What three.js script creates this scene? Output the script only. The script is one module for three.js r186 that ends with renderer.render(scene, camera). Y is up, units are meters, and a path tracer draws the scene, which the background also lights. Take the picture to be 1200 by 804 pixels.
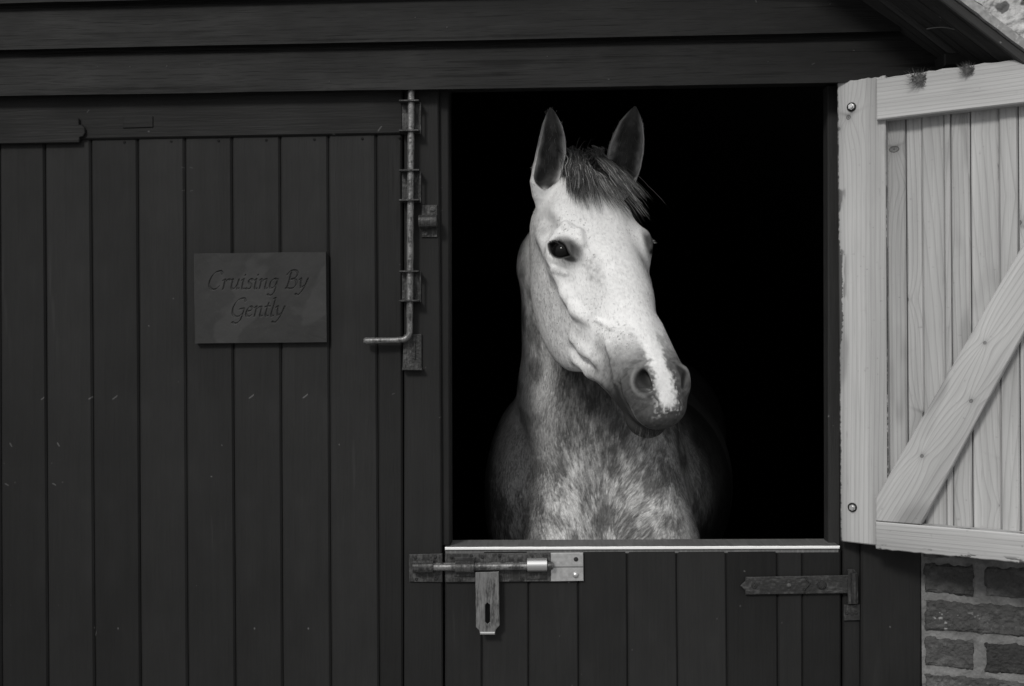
import * as THREE from 'three';
import { mergeGeometries } from 'three/addons/utils/BufferGeometryUtils.js';

// ---------------------------------------------------------------- camera, sky, sun, exposure
const PW = 1200, PH = 804, FPX = 1242, CAMZ = 2.3;            // photograph size, focal length in its pixels, metres to the facade
const scene = new THREE.Scene();
const camera = new THREE.PerspectiveCamera(2 * Math.atan(PH / 2 / FPX) * 180 / Math.PI, PW / PH, 0.05, 200);
camera.rotation.order = 'YXZ';
camera.rotation.set(-0.2 * Math.PI / 180, 2 * Math.PI / 180, -0.5 * Math.PI / 180);
camera.position.set(CAMZ * Math.tan(2 * Math.PI / 180), 1.62, CAMZ);
camera.updateMatrixWorld(true);

const SUN = new THREE.Vector3(-0.40, 0.80, 0.80).normalize();
const sun = new THREE.DirectionalLight(0xfffdf9, 1.5);
sun.position.copy(SUN).multiplyScalar(12); sun.target.position.set(0, 1.5, 0);
sun.castShadow = true; sun.shadow.radius = 20; sun.shadow.mapSize.set(2048, 2048);
Object.assign(sun.shadow.camera, { left: -4, right: 4, top: 4, bottom: -4, near: 0.5, far: 30 });
scene.add(sun, sun.target);

{ // overcast sky: brighter towards the zenith and, softly, around the veiled sun
  const W = 256, H = 128, d = new Float32Array(W * H * 4), v = new THREE.Vector3();
  for (let y = 0; y < H; y++) for (let x = 0; x < W; x++) {
    const th = ((y + 0.5) / H - 0.5) * Math.PI, ph = ((x + 0.5) / W - 0.5) * 2 * Math.PI;
    v.set(Math.cos(th) * Math.cos(ph), Math.sin(th), Math.cos(th) * Math.sin(ph));
    const up = Math.max(0, v.y), s = Math.max(0, v.dot(SUN));
    const L = 0.62 * (1 + 1.6 * up) / 2.6 + 0.35 * Math.pow(s, 6) + 0.1 * Math.sin(v.x * 5 + v.y * 9) * Math.sin(v.z * 6 - v.y * 4) * up + 0.05;
    const i = (y * W + x) * 4; d[i] = d[i + 1] = d[i + 2] = L * 1.15; d[i + 3] = 1;
  }
  const t = new THREE.DataTexture(d, W, H, THREE.RGBAFormat, THREE.FloatType);
  t.mapping = THREE.EquirectangularReflectionMapping; t.magFilter = t.minFilter = THREE.LinearFilter; t.needsUpdate = true;
  scene.background = t; scene.environment = t;
}
const renderer = new THREE.WebGLRenderer({ antialias: true });
renderer.toneMapping = THREE.LinearToneMapping;
renderer.toneMappingExposure = 1.2;
renderer.shadowMap.enabled = true;

// ---------------------------------------------------------------- helpers
const V = (x, y, z) => new THREE.Vector3(x, y, z);
function rng(s) { return () => { s = (s + 0x6d2b79f5) | 0; let t = Math.imul(s ^ (s >>> 15), 1 | s); t = (t + Math.imul(t ^ (t >>> 7), 61 | t)) ^ t; return ((t ^ (t >>> 14)) >>> 0) / 4294967296; }; }
const R = rng(7), clamp = (x, a, b) => x < a ? a : x > b ? b : x, mix = (a, b, t) => a + (b - a) * t;
const ss = (a, b, x) => { const t = clamp((x - a) / (b - a), 0, 1); return t * t * (3 - 2 * t); };
function h3(x, y, z) { let h = (Math.imul(x, 374761393) + Math.imul(y, 668265263) + Math.imul(z, 1274126177)) | 0; h = Math.imul(h ^ (h >>> 13), 1274126177); h = Math.imul(h ^ (h >>> 16), 2246822519); return ((h ^ (h >>> 15)) >>> 0) / 4294967296; }
function n3(x, y, z) {
  const i = Math.floor(x), j = Math.floor(y), k = Math.floor(z); let a = x - i, b = y - j, c = z - k;
  a = a * a * (3 - 2 * a); b = b * b * (3 - 2 * b); c = c * c * (3 - 2 * c);
  return mix(mix(mix(h3(i, j, k), h3(i + 1, j, k), a), mix(h3(i, j + 1, k), h3(i + 1, j + 1, k), a), b),
    mix(mix(h3(i, j, k + 1), h3(i + 1, j, k + 1), a), mix(h3(i, j + 1, k + 1), h3(i + 1, j + 1, k + 1), a), b), c);
}
const f3 = (x, y, z) => 0.55 * n3(x, y, z) + 0.3 * n3(2.1 * x + 7, 2.1 * y, 2.1 * z) + 0.15 * n3(4.3 * x, 4.3 * y + 3, 4.3 * z);
const n2 = (x, y, s = 0) => n3(x, y, s * 17.3 + 0.5), f2 = (x, y, s = 0) => f3(x, y, s * 17.3 + 0.5);

// a point of the photograph (its pixel) brought onto a plane of the building
const dirOf = (px, py) => V((px - PW / 2) / FPX, (PH / 2 - py) / FPX, -1).applyQuaternion(camera.quaternion);
function P(px, py, z = 0) { const d = dirOf(px, py), k = (z - camera.position.z) / d.z; return camera.position.clone().addScaledVector(d, k); }

const used = {};
function numbered(n) { used[n] = (used[n] ?? -1) + 1; return used[n] ? n + '_' + String(used[n]).padStart(3, '0') : n; }
function tag(o, label, category, group, kind) {
  if (label) o.userData.label = label; if (category) o.userData.category = category;
  if (group) o.userData.group = group; if (kind) o.userData.kind = kind; return o;
}
function thing(name, label, category, base, rotY = 0, group) {
  const o = new THREE.Group(); o.name = numbered(name); o.position.copy(base); o.rotation.y = rotY; scene.add(o); o.updateMatrixWorld(true);
  return tag(o, label, category, group);
}
function shadows(m) { m.castShadow = m.receiveShadow = true; return m; }
// a part from geometry given in world coordinates (local = true: already in the parent's)
function part(parent, name, geo, mat, label, local) {
  const m = shadows(new THREE.Mesh(geo, mat)); m.name = name;
  if (!local) { parent.updateMatrixWorld(true); geo.applyMatrix4(parent.matrixWorld.clone().invert()); }
  parent.add(m); if (label) m.userData.label = label; return m;
}
function jitterUV(g, du, dv, swap) { const u = g.attributes.uv; for (let i = 0; i < u.count; i++) { const a = u.getX(i), b = u.getY(i); u.setXY(i, (swap ? b : a) + du, (swap ? a : b) + dv); } return g; }
const clean = (g) => { const o = g.index ? g.toNonIndexed() : g; for (const k of Object.keys(o.attributes)) if (!['position', 'normal', 'uv'].includes(k)) o.deleteAttribute(k); o.clearGroups?.(); return o; };
const merge = (l) => mergeGeometries(l.map(clean));
// polygon [[x, y] ...] with its front at z, thickness th, chamfer b
function prism(pts, z, th, b = 0.003, seg = 1, holes = []) {
  const s = new THREE.Shape(pts.map((p) => new THREE.Vector2(p.x ?? p[0], p.y ?? p[1])));
  for (const h of holes) s.holes.push(new THREE.Path(h.map((p) => new THREE.Vector2(p.x ?? p[0], p.y ?? p[1]))));
  const g = new THREE.ExtrudeGeometry(s, { depth: Math.max(1e-4, th - 2 * b), bevelEnabled: b > 0, bevelThickness: b, bevelSize: b, bevelOffset: -b, bevelSegments: seg, curveSegments: 8 });
  g.translate(0, 0, z - th + b); g.clearGroups(); return g;
}
// a polygon given in photo pixels on the plane z
const quad = (px, z, th, b, seg, holes) => prism(px.map(([x, y]) => P(x, y, z)), z, th, b, seg, holes);
const box = (x0, x1, y0, y1, z0, z1, b = 0) => prism([[x0, y0], [x1, y0], [x1, y1], [x0, y1]], z1, z1 - z0, b);
function tube(pts, r, n = 10, seg = 24) { return new THREE.TubeGeometry(new THREE.CatmullRomCurve3(pts, false, 'catmullrom', 0.5), seg, r, n); }
function cyl(a, b, r0, r1 = r0, n = 16) {
  const g = new THREE.CylinderGeometry(r1, r0, a.distanceTo(b), n); const d = b.clone().sub(a).normalize();
  g.applyQuaternion(new THREE.Quaternion().setFromUnitVectors(V(0, 1, 0), d)); g.translate((a.x + b.x) / 2, (a.y + b.y) / 2, (a.z + b.z) / 2); return g;
}
// domed bolt or screw head on a face whose normal is n
function dome(c, r, h, n = V(0, 0, 1), seg = 12) {
  const g = new THREE.LatheGeometry([[0.0001, h], [r * 0.5, h * 0.9], [r * 0.86, h * 0.5], [r, 0], [r, -0.002]].reverse().map((p) => new THREE.Vector2(...p)), seg);
  g.applyQuaternion(new THREE.Quaternion().setFromUnitVectors(V(0, 1, 0), n)); g.translate(c.x, c.y, c.z); return g;
}

// ---------------------------------------------------------------- textures (grey; sizes in metres)
function tex(w, h, sx, sy, f, color = true) {   // f(x, y) in metres -> [0..1] sRGB-free value; colour maps are stored as sqrt-ish sRGB bytes
  const d = new Uint8Array(w * h * 4), enc = (v) => v <= 0.0031308 ? 12.92 * v : 1.055 * Math.pow(v, 1 / 2.4) - 0.055;
  for (let y = 0; y < h; y++) for (let x = 0; x < w; x++) {
    const v = clamp(f((x + 0.5) / w * sx, (y + 0.5) / h * sy), 0, 1), i = (y * w + x) * 4;
    d[i] = d[i + 1] = d[i + 2] = Math.round(255 * (color ? enc(v) : v)); d[i + 3] = 255;
  }
  const t = new THREE.DataTexture(d, w, h); t.wrapS = t.wrapT = THREE.MirroredRepeatWrapping; t.magFilter = THREE.LinearFilter; t.minFilter = THREE.LinearMipmapLinearFilter; t.generateMipmaps = true;
  if (color) t.colorSpace = THREE.SRGBColorSpace; t.repeat.set(1 / sx, 1 / sy); t.needsUpdate = true; return t;
}
// dark oil paint on planed softwood: grain telegraphing through, brush drag, dust, chips and pale flecks
const flecks = (() => { const r = rng(31), a = []; for (let i = 0; i < 95; i++) { const k = r() < 0.25; a.push([r() * 1.0, r() * 2.0, 0.0006 + r() * 0.0013, k ? 0.004 + r() * 0.012 : 0.001, r() * 3, r()]); } return a; })();
const fleckGrid = new Map();
for (const f of flecks) for (let i = -1; i <= 1; i++) for (let j = -1; j <= 1; j++) { const k = (Math.floor(f[0] * 40) + i) + ',' + (Math.floor(f[1] * 40) + j); if (!fleckGrid.has(k)) fleckGrid.set(k, []); fleckGrid.get(k).push(f); }
function fleck(x, y) {
  let v = 0; const l = fleckGrid.get(Math.floor(x * 40) + ',' + Math.floor(y * 40)); if (!l) return 0;
  for (const [a, b, r, len, ang, s] of l) { const dx = x - a, dy = y - b, c = Math.cos(ang), q = Math.sin(ang), u = dx * c + dy * q, w = -dx * q + dy * c; const e = Math.hypot(Math.max(0, Math.abs(u) - len / 2), w); if (e < r) v = Math.max(v, 0.3 + 0.7 * s); }
  return v;
}
const grainD = (x, y) => f2(x * 260, y * 9, 1) * 0.5 + f2(x * 90 + f2(x * 9, y * 2.2, 4) * 6, y * 2.5, 2) * 0.5;
const darkCol = (base) => (x, y) => {
  const big = f2(x * 3.1, y * 2.3, 5), mid = f2(x * 22, y * 14, 6), g = grainD(x, y), dust = Math.pow(n2(x * 700, y * 700, 7), 14);
  return base * (0.62 + 0.5 * big + 0.3 * mid * mid + 0.25 * (g - 0.5)) + 0.012 * dust + 0.075 * fleck(x, y) * (0.5 + n2(x * 9, y * 9, 3)) + base * 0.4 * ss(0.62, 0.75, f2(x * 60, y * 5, 33)) * ss(0.5, 0.7, f2(x * 4, y * 3, 34));
};
const tDark = tex(1024, 2048, 1, 2, darkCol(0.016));
const tDarkB = tex(1024, 2048, 1, 2, (x, y) => 0.55 * grainD(x, y) + 0.25 * f2(x * 400, y * 30, 8) + 0.2 * f2(x * 16, y * 10, 9) - 0.25 * fleck(x, y), false);
const tDarkR = tex(512, 1024, 1, 2, (x, y) => 0.5 + 0.3 * f2(x * 12, y * 7, 10) + 0.12 * (f2(x * 240, y * 14, 11) - 0.5), false);
const tDarkW = tex(1024, 2048, 1, 2, (x, y) => darkCol(0.016)(x, y) * (1 - 0.6 * ss(0.66, 0.74, f2(x * 150, y * 3.2, 35))) * (0.7 + 0.6 * f2(x * 40, y * 2, 36)));
const M = {};
const std = (o) => new THREE.MeshStandardMaterial(o), phys = (o) => new THREE.MeshPhysicalMaterial(o);
M.dark = phys({ specularIntensity: 0.3, map: tDark, bumpMap: tDarkB, bumpScale: 0.0016, roughnessMap: tDarkR, roughness: 1 });
M.darks = [0.86, 0.96, 1.06, 1.18].map((k) => { const m = M.dark.clone(); m.color.setRGB(k, k, k); return m; });
M.darkRail = phys({ specularIntensity: 0.3, color: new THREE.Color().setRGB(0.86, 0.86, 0.86), map: tDark, bumpMap: tDarkB, bumpScale: 0.0018, roughnessMap: tDarkR, roughness: 1 });
M.weather = phys({ specularIntensity: 0.3, color: new THREE.Color().setRGB(0.72, 0.72, 0.72), map: tDarkW, bumpMap: tDarkB, bumpScale: 0.005, roughnessMap: tDarkR, roughness: 1 });
M.soffit = phys({ specularIntensity: 0.3, color: new THREE.Color().setRGB(2.3, 2.3, 2.3), map: tDarkW, bumpMap: tDarkB, bumpScale: 0.004, roughness: 0.7 });
M.darkEdge = phys({ specularIntensity: 0.3, color: new THREE.Color().setRGB(1.8, 1.8, 1.8), map: tDark, bumpMap: tDarkB, bumpScale: 0.002, roughness: 0.6 });
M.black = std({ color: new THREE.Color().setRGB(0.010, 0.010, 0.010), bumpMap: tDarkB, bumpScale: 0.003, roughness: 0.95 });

// pale, thinly painted softwood: a plain-sawn board cut from a log, so rings make cathedral arches
const knotSets = {}, knots = (s) => knotSets[s] ??= Array.from({ length: 15 }, (_, i) => [0.5 * h3(i, s, 3), (i + h3(i, s, 4)) * 0.1, 0.45 + 0.75 * h3(i, s, 5)]);
function woodAt(x, y, s, ring = 0.0085, arch = 0.05) {
  const k = knots(s);
  let x0 = x, kn = 0, wing = 0;
  for (const [a, b, kr] of k) { const dx = x - a, dy = (y - b) * 0.55, r2 = dx * dx + dy * dy; x0 += dx / (Math.sqrt(r2) + 1e-4) * 0.016 * Math.exp(-r2 / 0.0011); const wy = (y - b - 0.38 * Math.abs(dx) - 0.004) / 0.0038; wing = Math.max(wing, Math.exp(-wy * wy) * Math.exp(-Math.abs(dx) / 0.017) * ss(0.55, 0.9, kr)); const rr = Math.hypot(dx * (kr > 1.0 ? 0.6 : 1), (y - b) * 0.9) / kr; kn = Math.max(kn, rr < 0.0014 ? 1 : rr < 0.0042 ? 0.62 + 0.2 * n2(x * 600, y * 600, s) : rr < 0.0056 ? 1 : 0.3 * Math.exp(-(rr - 0.006) / 0.007)); }
  const wob = (f2(x0 * 6, y * 1.1, s) - 0.5) * 0.03, q = Math.hypot(x0 - 0.25 + wob, 0.02 + arch * y + 0.02 * f2(1, y * 2, s + 3)) / ring;
  const fr = q - Math.floor(q), late = Math.pow(fr, 5) * (1 - ss(0.94, 1, fr));
  const fib = f2(x * 900, y * 11, s + 5), band = f2(x * 26, y * 0.8, s + 6), pore = Math.pow(n2(x * 520, y * 22, s + 8), 8);
  return { late, fib, band, kn, pore, wing };
}
const paleCol = (s, base = 0.5) => (x, y) => {
  const w = woodAt(x, y, s), spot = Math.pow(n2(x * 150, y * 150, s + 11), 22);
  return base * (1 - 0.30 * w.late * (0.3 + 1.4 * f2(x * 9, y * 1.4, s + 14))) * (0.80 + 0.32 * w.fib) * (0.5 + 0.95 * w.band) * (0.74 + 0.5 * f2(x * 7, y * 3, s + 12)) * (1 - 0.3 * ss(0.6, 0.75, f2(x * 16, y * 5, s + 17))) * (1 - 0.78 * w.kn) * (1 - 0.5 * w.wing) * (1 - 0.22 * w.pore) * (1 - 0.6 * spot);
};
const paleBump = (s) => (x, y) => { const w = woodAt(x, y, s); return 0.5 + 0.12 * w.late + 0.3 * (w.fib - 0.5) - 0.2 * w.kn - 0.2 * w.pore; };
const pale = (s, f, w = 512, h = 1024, sx = 0.5, sy = 1.5) => std({ map: tex(w, h, sx, sy, f), bumpMap: tex(w, h, sx, sy, paleBump(s), false), bumpScale: 0.0012, roughness: 0.62 });
M.palePlank = pale(2, paleCol(2, 0.385), 768, 2048);
M.planks = [0.86, 0.95, 1.02, 1.1].map((k) => { const m = M.palePlank.clone(); m.color.setRGB(k, k, k); return m; });
M.paleStile = pale(5, (x, y) => {      // u from the hinge edge: dark paint left ragged along that edge
  const e = 0.003 + 0.014 * ss(0.35, 0.75, f2(y * 4, 1, 21)) + 0.005 * (f2(y * 130, x * 60, 22) - 0.5) + 0.004 * (n2(y * 420, x * 200, 27) - 0.5);
  const m = ss(e, e - 0.0022, x) + 0.8 * ss(0.63, 0.68, f2(x * 60, y * 16, 23)) * ss(0.024, 0.004, x);
  return mix(paleCol(5, 0.41)(x, y), 0.035, clamp(m, 0, 0.93));
}, 512, 2048, 0.25, 1.2);
M.paleRail = pale(9, (x, y) => { const v = paleCol(9, 0.42)(x, y); return mix(v, 0.04, 0.9 * ss(0.61, 0.66, f2(x * 70, y * 26, 25) + 0.12 * (n2(x * 500, y * 300, 26) - 0.5)) * ss(0.014, 0.004, x)); }, 512, 1536, 0.25, 1.2);
M.paleBrace = pale(12, (x, y) => 1.06 * paleCol(12, 0.40)(x, y), 512, 1536, 0.25, 1.2);

// metals: galvanised or black steel under worn paint
const worn = (lo, hi, t0, s) => (x, y) => { const k = ss(t0 - 0.16, t0 + 0.24, 0.6 * f2(x * 40, y * 40, s) + 0.4 * f2(x * 240, y * 240, s + 3) + 0.3 * (n2(x * 500, y * 90, s + 1) - 0.5)); return mix(lo, hi, k) * (0.75 + 0.5 * f2(x * 160, y * 160, s + 2)); };
M.iron = phys({ specularIntensity: 0.6, map: tex(512, 512, 0.3, 0.3, worn(0.03, 0.085, 0.55, 41)), bumpMap: tex(512, 512, 0.3, 0.3, (x, y) => f2(x * 170, y * 170, 42), false), bumpScale: 0.0012, roughness: 0.5, metalness: 0.25 });
M.rod = std({ map: tex(512, 512, 0.3, 0.3, worn(0.05, 0.2, 0.45, 45)), bumpMap: tex(512, 512, 0.3, 0.3, (x, y) => f2(x * 120, y * 200, 46), false), bumpScale: 0.001, roughness: 0.42, metalness: 0.45 });
M.hasp = std({ map: tex(512, 512, 0.3, 0.3, (x, y) => worn(0.06, 0.2, 0.45, 48)(x * 1.6, y * 0.6) * (0.8 + 0.5 * n2(x * 600, y * 60, 49))), roughness: 0.4, metalness: 0.5 });
M.boltPlate = phys({ specularIntensity: 0.6, map: tex(512, 512, 0.3, 0.3, worn(0.034, 0.09, 0.52, 51)), bumpMap: tex(512, 512, 0.3, 0.3, (x, y) => f2(x * 130, y * 130, 52), false), bumpScale: 0.0014, roughness: 0.45, metalness: 0.3 });
M.bare = std({ map: tex(256, 256, 0.1, 0.1, (x, y) => 0.4 + 0.25 * f2(x * 160, y * 160, 55)), roughness: 0.38, metalness: 0.7 });
M.zinc = std({ color: new THREE.Color().setRGB(0.62, 0.62, 0.62), roughness: 0.28, metalness: 0.85 });
M.lip = std({ color: new THREE.Color().setRGB(0.86, 0.86, 0.86), bumpMap: tex(256, 256, 0.3, 0.3, (x, y) => f2(x * 90, y * 120, 57), false), bumpScale: 0.0012, roughness: 0.3 });  // near-white base stands for the sky reflected in the metal lip
M.cap = std({ map: tex(1024, 128, 1, 0.125, (x, y) => 0.085 + 0.10 * f2(x * 14, y * 220, 58) + 0.25 * Math.pow(n2(x * 260, y * 260, 59), 18)), roughness: 0.5, metalness: 0.15 });
// slate of the name plate
M.slate = phys({ specularIntensity: 0.4, map: tex(512, 512, 0.3, 0.3, (x, y) => 0.026 * (0.7 + 0.5 * f2(x * 14 + f2(x * 9, y * 5, 62) * 3, y * 10, 61)) + 0.016 * ss(0.52, 0.6, f2(x * 9 + y * 6, y * 13 - x * 9, 63)) * 0.6 + 0.02 * Math.pow(n2(x * 500, y * 500, 64), 10)), bumpMap: tex(512, 512, 0.3, 0.3, (x, y) => f2(x * 60, y * 60, 65) + 0.3 * ss(0.5, 0.55, f2(x * 12 + y * 7, y * 11, 66)), false), bumpScale: 0.0006, roughness: 0.55 });
// brick, mortar, weathered verge, ground
const brickTex = tex(512, 512, 0.5, 0.5, (x, y) => 0.036 * (0.3 + 0.7 * f2(x * 28, y * 40, 71) + 0.6 * f2(x * 150, y * 150, 72)) + 0.05 * ss(0.56, 0.7, f2(x * 22, y * 34, 77)) * f2(x * 130, y * 130, 70) + 0.16 * ss(0.68, 0.76, f2(x * 90, y * 130, 73)) * ss(0.5, 0.7, f2(x * 9, y * 12, 74)));
const brickB = tex(512, 512, 0.5, 0.5, (x, y) => f2(x * 180, y * 180, 75) * 0.6 + f2(x * 50, y * 70, 76) * 0.4, false);
M.bricks = [0.65, 1.0, 1.4].map((k) => std({ color: new THREE.Color().setRGB(k, k, k), map: brickTex, bumpMap: brickB, bumpScale: 0.008, roughness: 0.85 }));
M.mortar = std({ map: tex(512, 512, 0.5, 0.5, (x, y) => 0.155 * (0.2 + 1.05 * f2(x * 40, y * 60, 78) + 0.4 * f2(x * 260, y * 260, 79))), bumpMap: tex(512, 512, 0.5, 0.5, (x, y) => f2(x * 220, y * 220, 80) * 0.5 + 0.5 * f2(x * 60, y * 60, 81), false), bumpScale: 0.005, roughness: 0.95 });
M.verge = std({ map: tex(512, 512, 0.5, 0.5, (x, y) => { const c = f2(x * 60, y * 60, 83); return (0.33 + 0.3 * f2(x * 170, y * 170, 84)) * (0.6 + 0.6 * c) * (1 - 0.75 * ss(0.62, 0.7, f2(x * 34, y * 50, 85))); }), bumpMap: tex(512, 512, 0.5, 0.5, (x, y) => f2(x * 150, y * 150, 86), false), bumpScale: 0.005, roughness: 0.95 });
M.undercloak = std({ map: tex(512, 512, 0.5, 0.5, (x, y) => 0.24 * (0.5 + f2(x * 120, y * 120, 93)) * (0.7 + 0.6 * f2(x * 14, y * 14, 94)) + 0.2 * Math.pow(n2(x * 300, y * 300, 95), 9)), roughness: 0.95 });
M.tile = std({ map: tex(256, 256, 0.5, 0.5, (x, y) => 0.03 + 0.06 * f2(x * 40, y * 40, 87) + 0.1 * ss(0.6, 0.7, f2(x * 90, y * 90, 88))), roughness: 0.9 });
M.ground = std({ map: tex(512, 512, 4, 4, (x, y) => 0.2 * (0.6 + 0.5 * f2(x * 3, y * 3, 90) + 0.3 * f2(x * 60, y * 60, 91))), roughness: 0.95 });
M.cobweb = std({ color: new THREE.Color().setRGB(0.10, 0.10, 0.10), roughness: 0.9 });
M.debris = std({ color: new THREE.Color().setRGB(0.10, 0.10, 0.10), roughness: 1 });
const CELL = 0.0023;
// ---------------------------------------------------------------- the horse: one signed-distance field, meshed once
const HA = 27 * Math.PI / 180, HT = 33 * Math.PI / 180, HR = 3 * Math.PI / 180, HS = 1.025, HW = 1.085;      // head turned, nose poked, poll tilted
const Hh = V(Math.sin(HA), 0, Math.cos(HA)), Ht0 = V(Math.cos(HA), 0, -Math.sin(HA));
const roll = new THREE.Quaternion().setFromAxisAngle(Hh, HR);
const HL = Ht0.clone().applyQuaternion(roll);                                                            // lateral, viewer's right
const HD = V(0, -Math.cos(HT), 0).addScaledVector(Hh, Math.sin(HT)).applyQuaternion(roll);              // poll to lips
const HN = Hh.clone().multiplyScalar(Math.cos(HT)).add(V(0, Math.sin(HT), 0)).applyQuaternion(roll);    // out of the forehead
const HO = P(719, 283, -0.05).addScaledVector(HD, -0.2 * HS);                                           // poll
const headPt = (l, t, n) => HO.clone().addScaledVector(HL, l * HW).addScaledVector(HD, t * HS).addScaledVector(HN, n * HS);
const toHead = (p) => { const q = p.clone().sub(HO); return V(q.dot(HL) / HW, q.dot(HD) / HS, q.dot(HN) / HS); };

const prims = [];                                                       // { f(x, y, z, l, t, n), k, op }
const ell = (x, y, z, a, b, c) => { const k0 = Math.hypot(x / a, y / b, z / c), k1 = Math.hypot(x / (a * a), y / (b * b), z / (c * c)); return k1 < 1e-9 ? -Math.min(a, b, c) : k0 * (k0 - 1) / k1; };
function cone(ax, ay, az, ra, bx, by, bz, rb) {                         // capsule with two radii
  const dx = bx - ax, dy = by - ay, dz = bz - az, dd = dx * dx + dy * dy + dz * dz;
  return (x, y, z) => { const px = x - ax, py = y - ay, pz = z - az, h = clamp((px * dx + py * dy + pz * dz) / dd, 0, 1); return Math.hypot(px - dx * h, py - dy * h, pz - dz * h) - mix(ra, rb, h); };
}
const add = (f, k = 0.02, op = 1) => prims.push({ f, k, op });
const hEll = (l, t, n, a, b, c, k, op, rot = 0) => { const cs = Math.cos(rot), sn = Math.sin(rot); add((x, y, z, L, T, N) => { const dt = T - t, dn = N - n; return HS * ell(L - l, dt * cs + dn * sn, dn * cs - dt * sn, a, b, c); }, k, op); };  // rot turns the long axis t towards n
const hCone = (a, b, k, op) => { const f = cone(...a, ...b); add((x, y, z, L, T, N) => HS * f(L, T, N), k, op); };
const wCone = (a, ra, b, rb, k) => { const f = cone(a.x, a.y, a.z, ra, b.x, b.y, b.z, rb); add((x, y, z) => f(x, y, z), k); };
const wEll = (c, a, b, d, k, rx = 0, op = 1) => { const q = new THREE.Matrix4().makeRotationX(-rx).elements, e = c; add((x, y, z) => { const X = x - e.x, Y = y - e.y, Z = z - e.z; return ell(X, q[5] * Y + q[9] * Z, q[6] * Y + q[10] * Z, a, b, d); }, k, op); };
const both = (f) => { f(-1); f(1); };

// head: cranium, flat forehead, nasal bones, cheeks, jaw bars, muzzle
hEll(0, 0.09, -0.085, 0.078, 0.125, 0.082, 0.02);
hCone([0, 0.06, -0.07, 0.062], [0, 0.26, -0.066, 0.066], 0.03);
both((s) => hCone([s * 0.046, 0.10, -0.062, 0.054], [s * 0.03, 0.30, -0.062, 0.046], 0.03));
hEll(0, 0.045, -0.075, 0.07, 0.075, 0.075, 0.03);
hCone([0, 0.24, -0.058, 0.058], [0, 0.50, -0.048, 0.04], 0.03);
both((s) => hCone([s * 0.022, 0.28, -0.075, 0.046], [s * 0.024, 0.50, -0.068, 0.038], 0.03));
both((s) => hEll(s * 0.084, 0.192 - (s > 0 ? 0.02 : 0), -0.058, 0.034, 0.056, 0.042, 0.026));                                    // orbits
both((s) => hCone([s * 0.058, 0.105 - (s > 0 ? 0.015 : 0), -0.055, 0.036], [s * 0.092, 0.178 - (s > 0 ? 0.022 : 0), -0.05, 0.02], 0.024));              // arch of the brow
both((s) => hCone([s * 0.085, 0.10, -0.10, 0.024], [s * 0.098, 0.19, -0.082, 0.018], 0.022));              // zygomatic arch
both((s) => hCone([s * 0.082, 0.215, -0.085, 0.019], [s * 0.056, 0.385, -0.088, 0.009], 0.04));         // facial crest
both((s) => hEll(s * 0.056, 0.225, -0.172, 0.046, 0.165, 0.125, 0.03, 1, -0.12));                          // cheek plates
both((s) => hEll(s * 0.05, 0.30, -0.218, 0.032, 0.085, 0.05, 0.03, 1, 0.25));                            // lower edge of the jaw
both((s) => hCone([s * 0.04, 0.36, -0.19, 0.03], [s * 0.022, 0.52, -0.119, 0.024], 0.025));              // jaw bars
hCone([0, 0.32, -0.12, 0.07], [0, 0.52, -0.09, 0.052], 0.03);
both((s) => hCone([s * 0.05, 0.33, -0.125, 0.026], [s * 0.042, 0.49, -0.10, 0.026], 0.025));             // lips and cheek muscle
hEll(0, 0.545, -0.072, 0.059, 0.068, 0.056, 0.03);
both((s) => hCone([s * 0.036, 0.40, -0.062, 0.030], [s * 0.038, 0.535, -0.052, 0.034], 0.022));                          // nostril wings
hEll(0, 0.577, -0.070, 0.052, 0.036, 0.038, 0.02, 1, -0.35);                                               // upper lip
hEll(0, 0.563, -0.121, 0.048, 0.048, 0.030, 0.010, 1, -0.30);
hEll(0, 0.50, -0.128, 0.036, 0.05, 0.028, 0.022, 1, -0.1);                                               // lower lip and chin
// mouth slit
const mouthN = (L, T) => -0.089 - 0.34 * (T - 0.57) + 2.2 * L * L;
add((x, y, z, L, T, N) => Math.max(Math.abs(N - mouthN(L, T)) - 0.0012, 0.515 - T, -0.2 - N), 0.011, -1);
// vein and tendon relief on the cheek

// neck and body
const headPrimCount = prims.length;
const C0 = (px, py, z) => P(px, py, z);
wCone(headPt(0.012, 0.09, -0.13), 0.090, V(0.120, 1.82, -0.38), 0.104, 0.05);                // behind the poll
wCone(headPt(-0.03, 0.04, -0.14), 0.05, V(0.14, 1.72, -0.66), 0.06, 0.05);                  // crest
wCone(V(0.14, 1.72, -0.66), 0.06, V(0.22, 1.50, -1.05), 0.09, 0.08);
wCone(V(0.118, 1.79, -0.38), 0.110, V(0.205, 1.45, -0.54), 0.202, 0.05);                    // neck body
wCone(V(0.205, 1.45, -0.54), 0.200, V(0.235, 1.12, -0.58), 0.215, 0.06);
wCone(V(0.175, 1.74, -0.27), 0.045, V(0.20, 1.40, -0.42), 0.08, 0.07);                     // throat and windpipe
both((s) => wCone(V(0.215 + s * 0.08, 1.42, -0.44), 0.075, V(0.235 + s * 0.115, 1.10, -0.42), 0.11, 0.06));   // muscles to the breast
both((s) => wEll(V(0.192 + s * (s < 0 ? 0.165 : 0.15), 1.17, -0.66), 0.128, 0.30, 0.24, 0.04, 0.15));      // shoulders
both((s) => wCone(V(0.20 + s * 0.14, 1.42, -0.80), 0.085, V(0.20 + s * 0.165, 1.22, -0.70), 0.11, 0.06));
wEll(V(0.22, 1.42, -0.95), 0.15, 0.16, 0.40, 0.1);                                        // withers
wEll(V(0.36, 1.16, -1.28), 0.31, 0.36, 0.72, 0.1);                                        // barrel
wEll(V(0.46, 1.24, -1.85), 0.30, 0.33, 0.42, 0.1);                                        // rump
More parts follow.
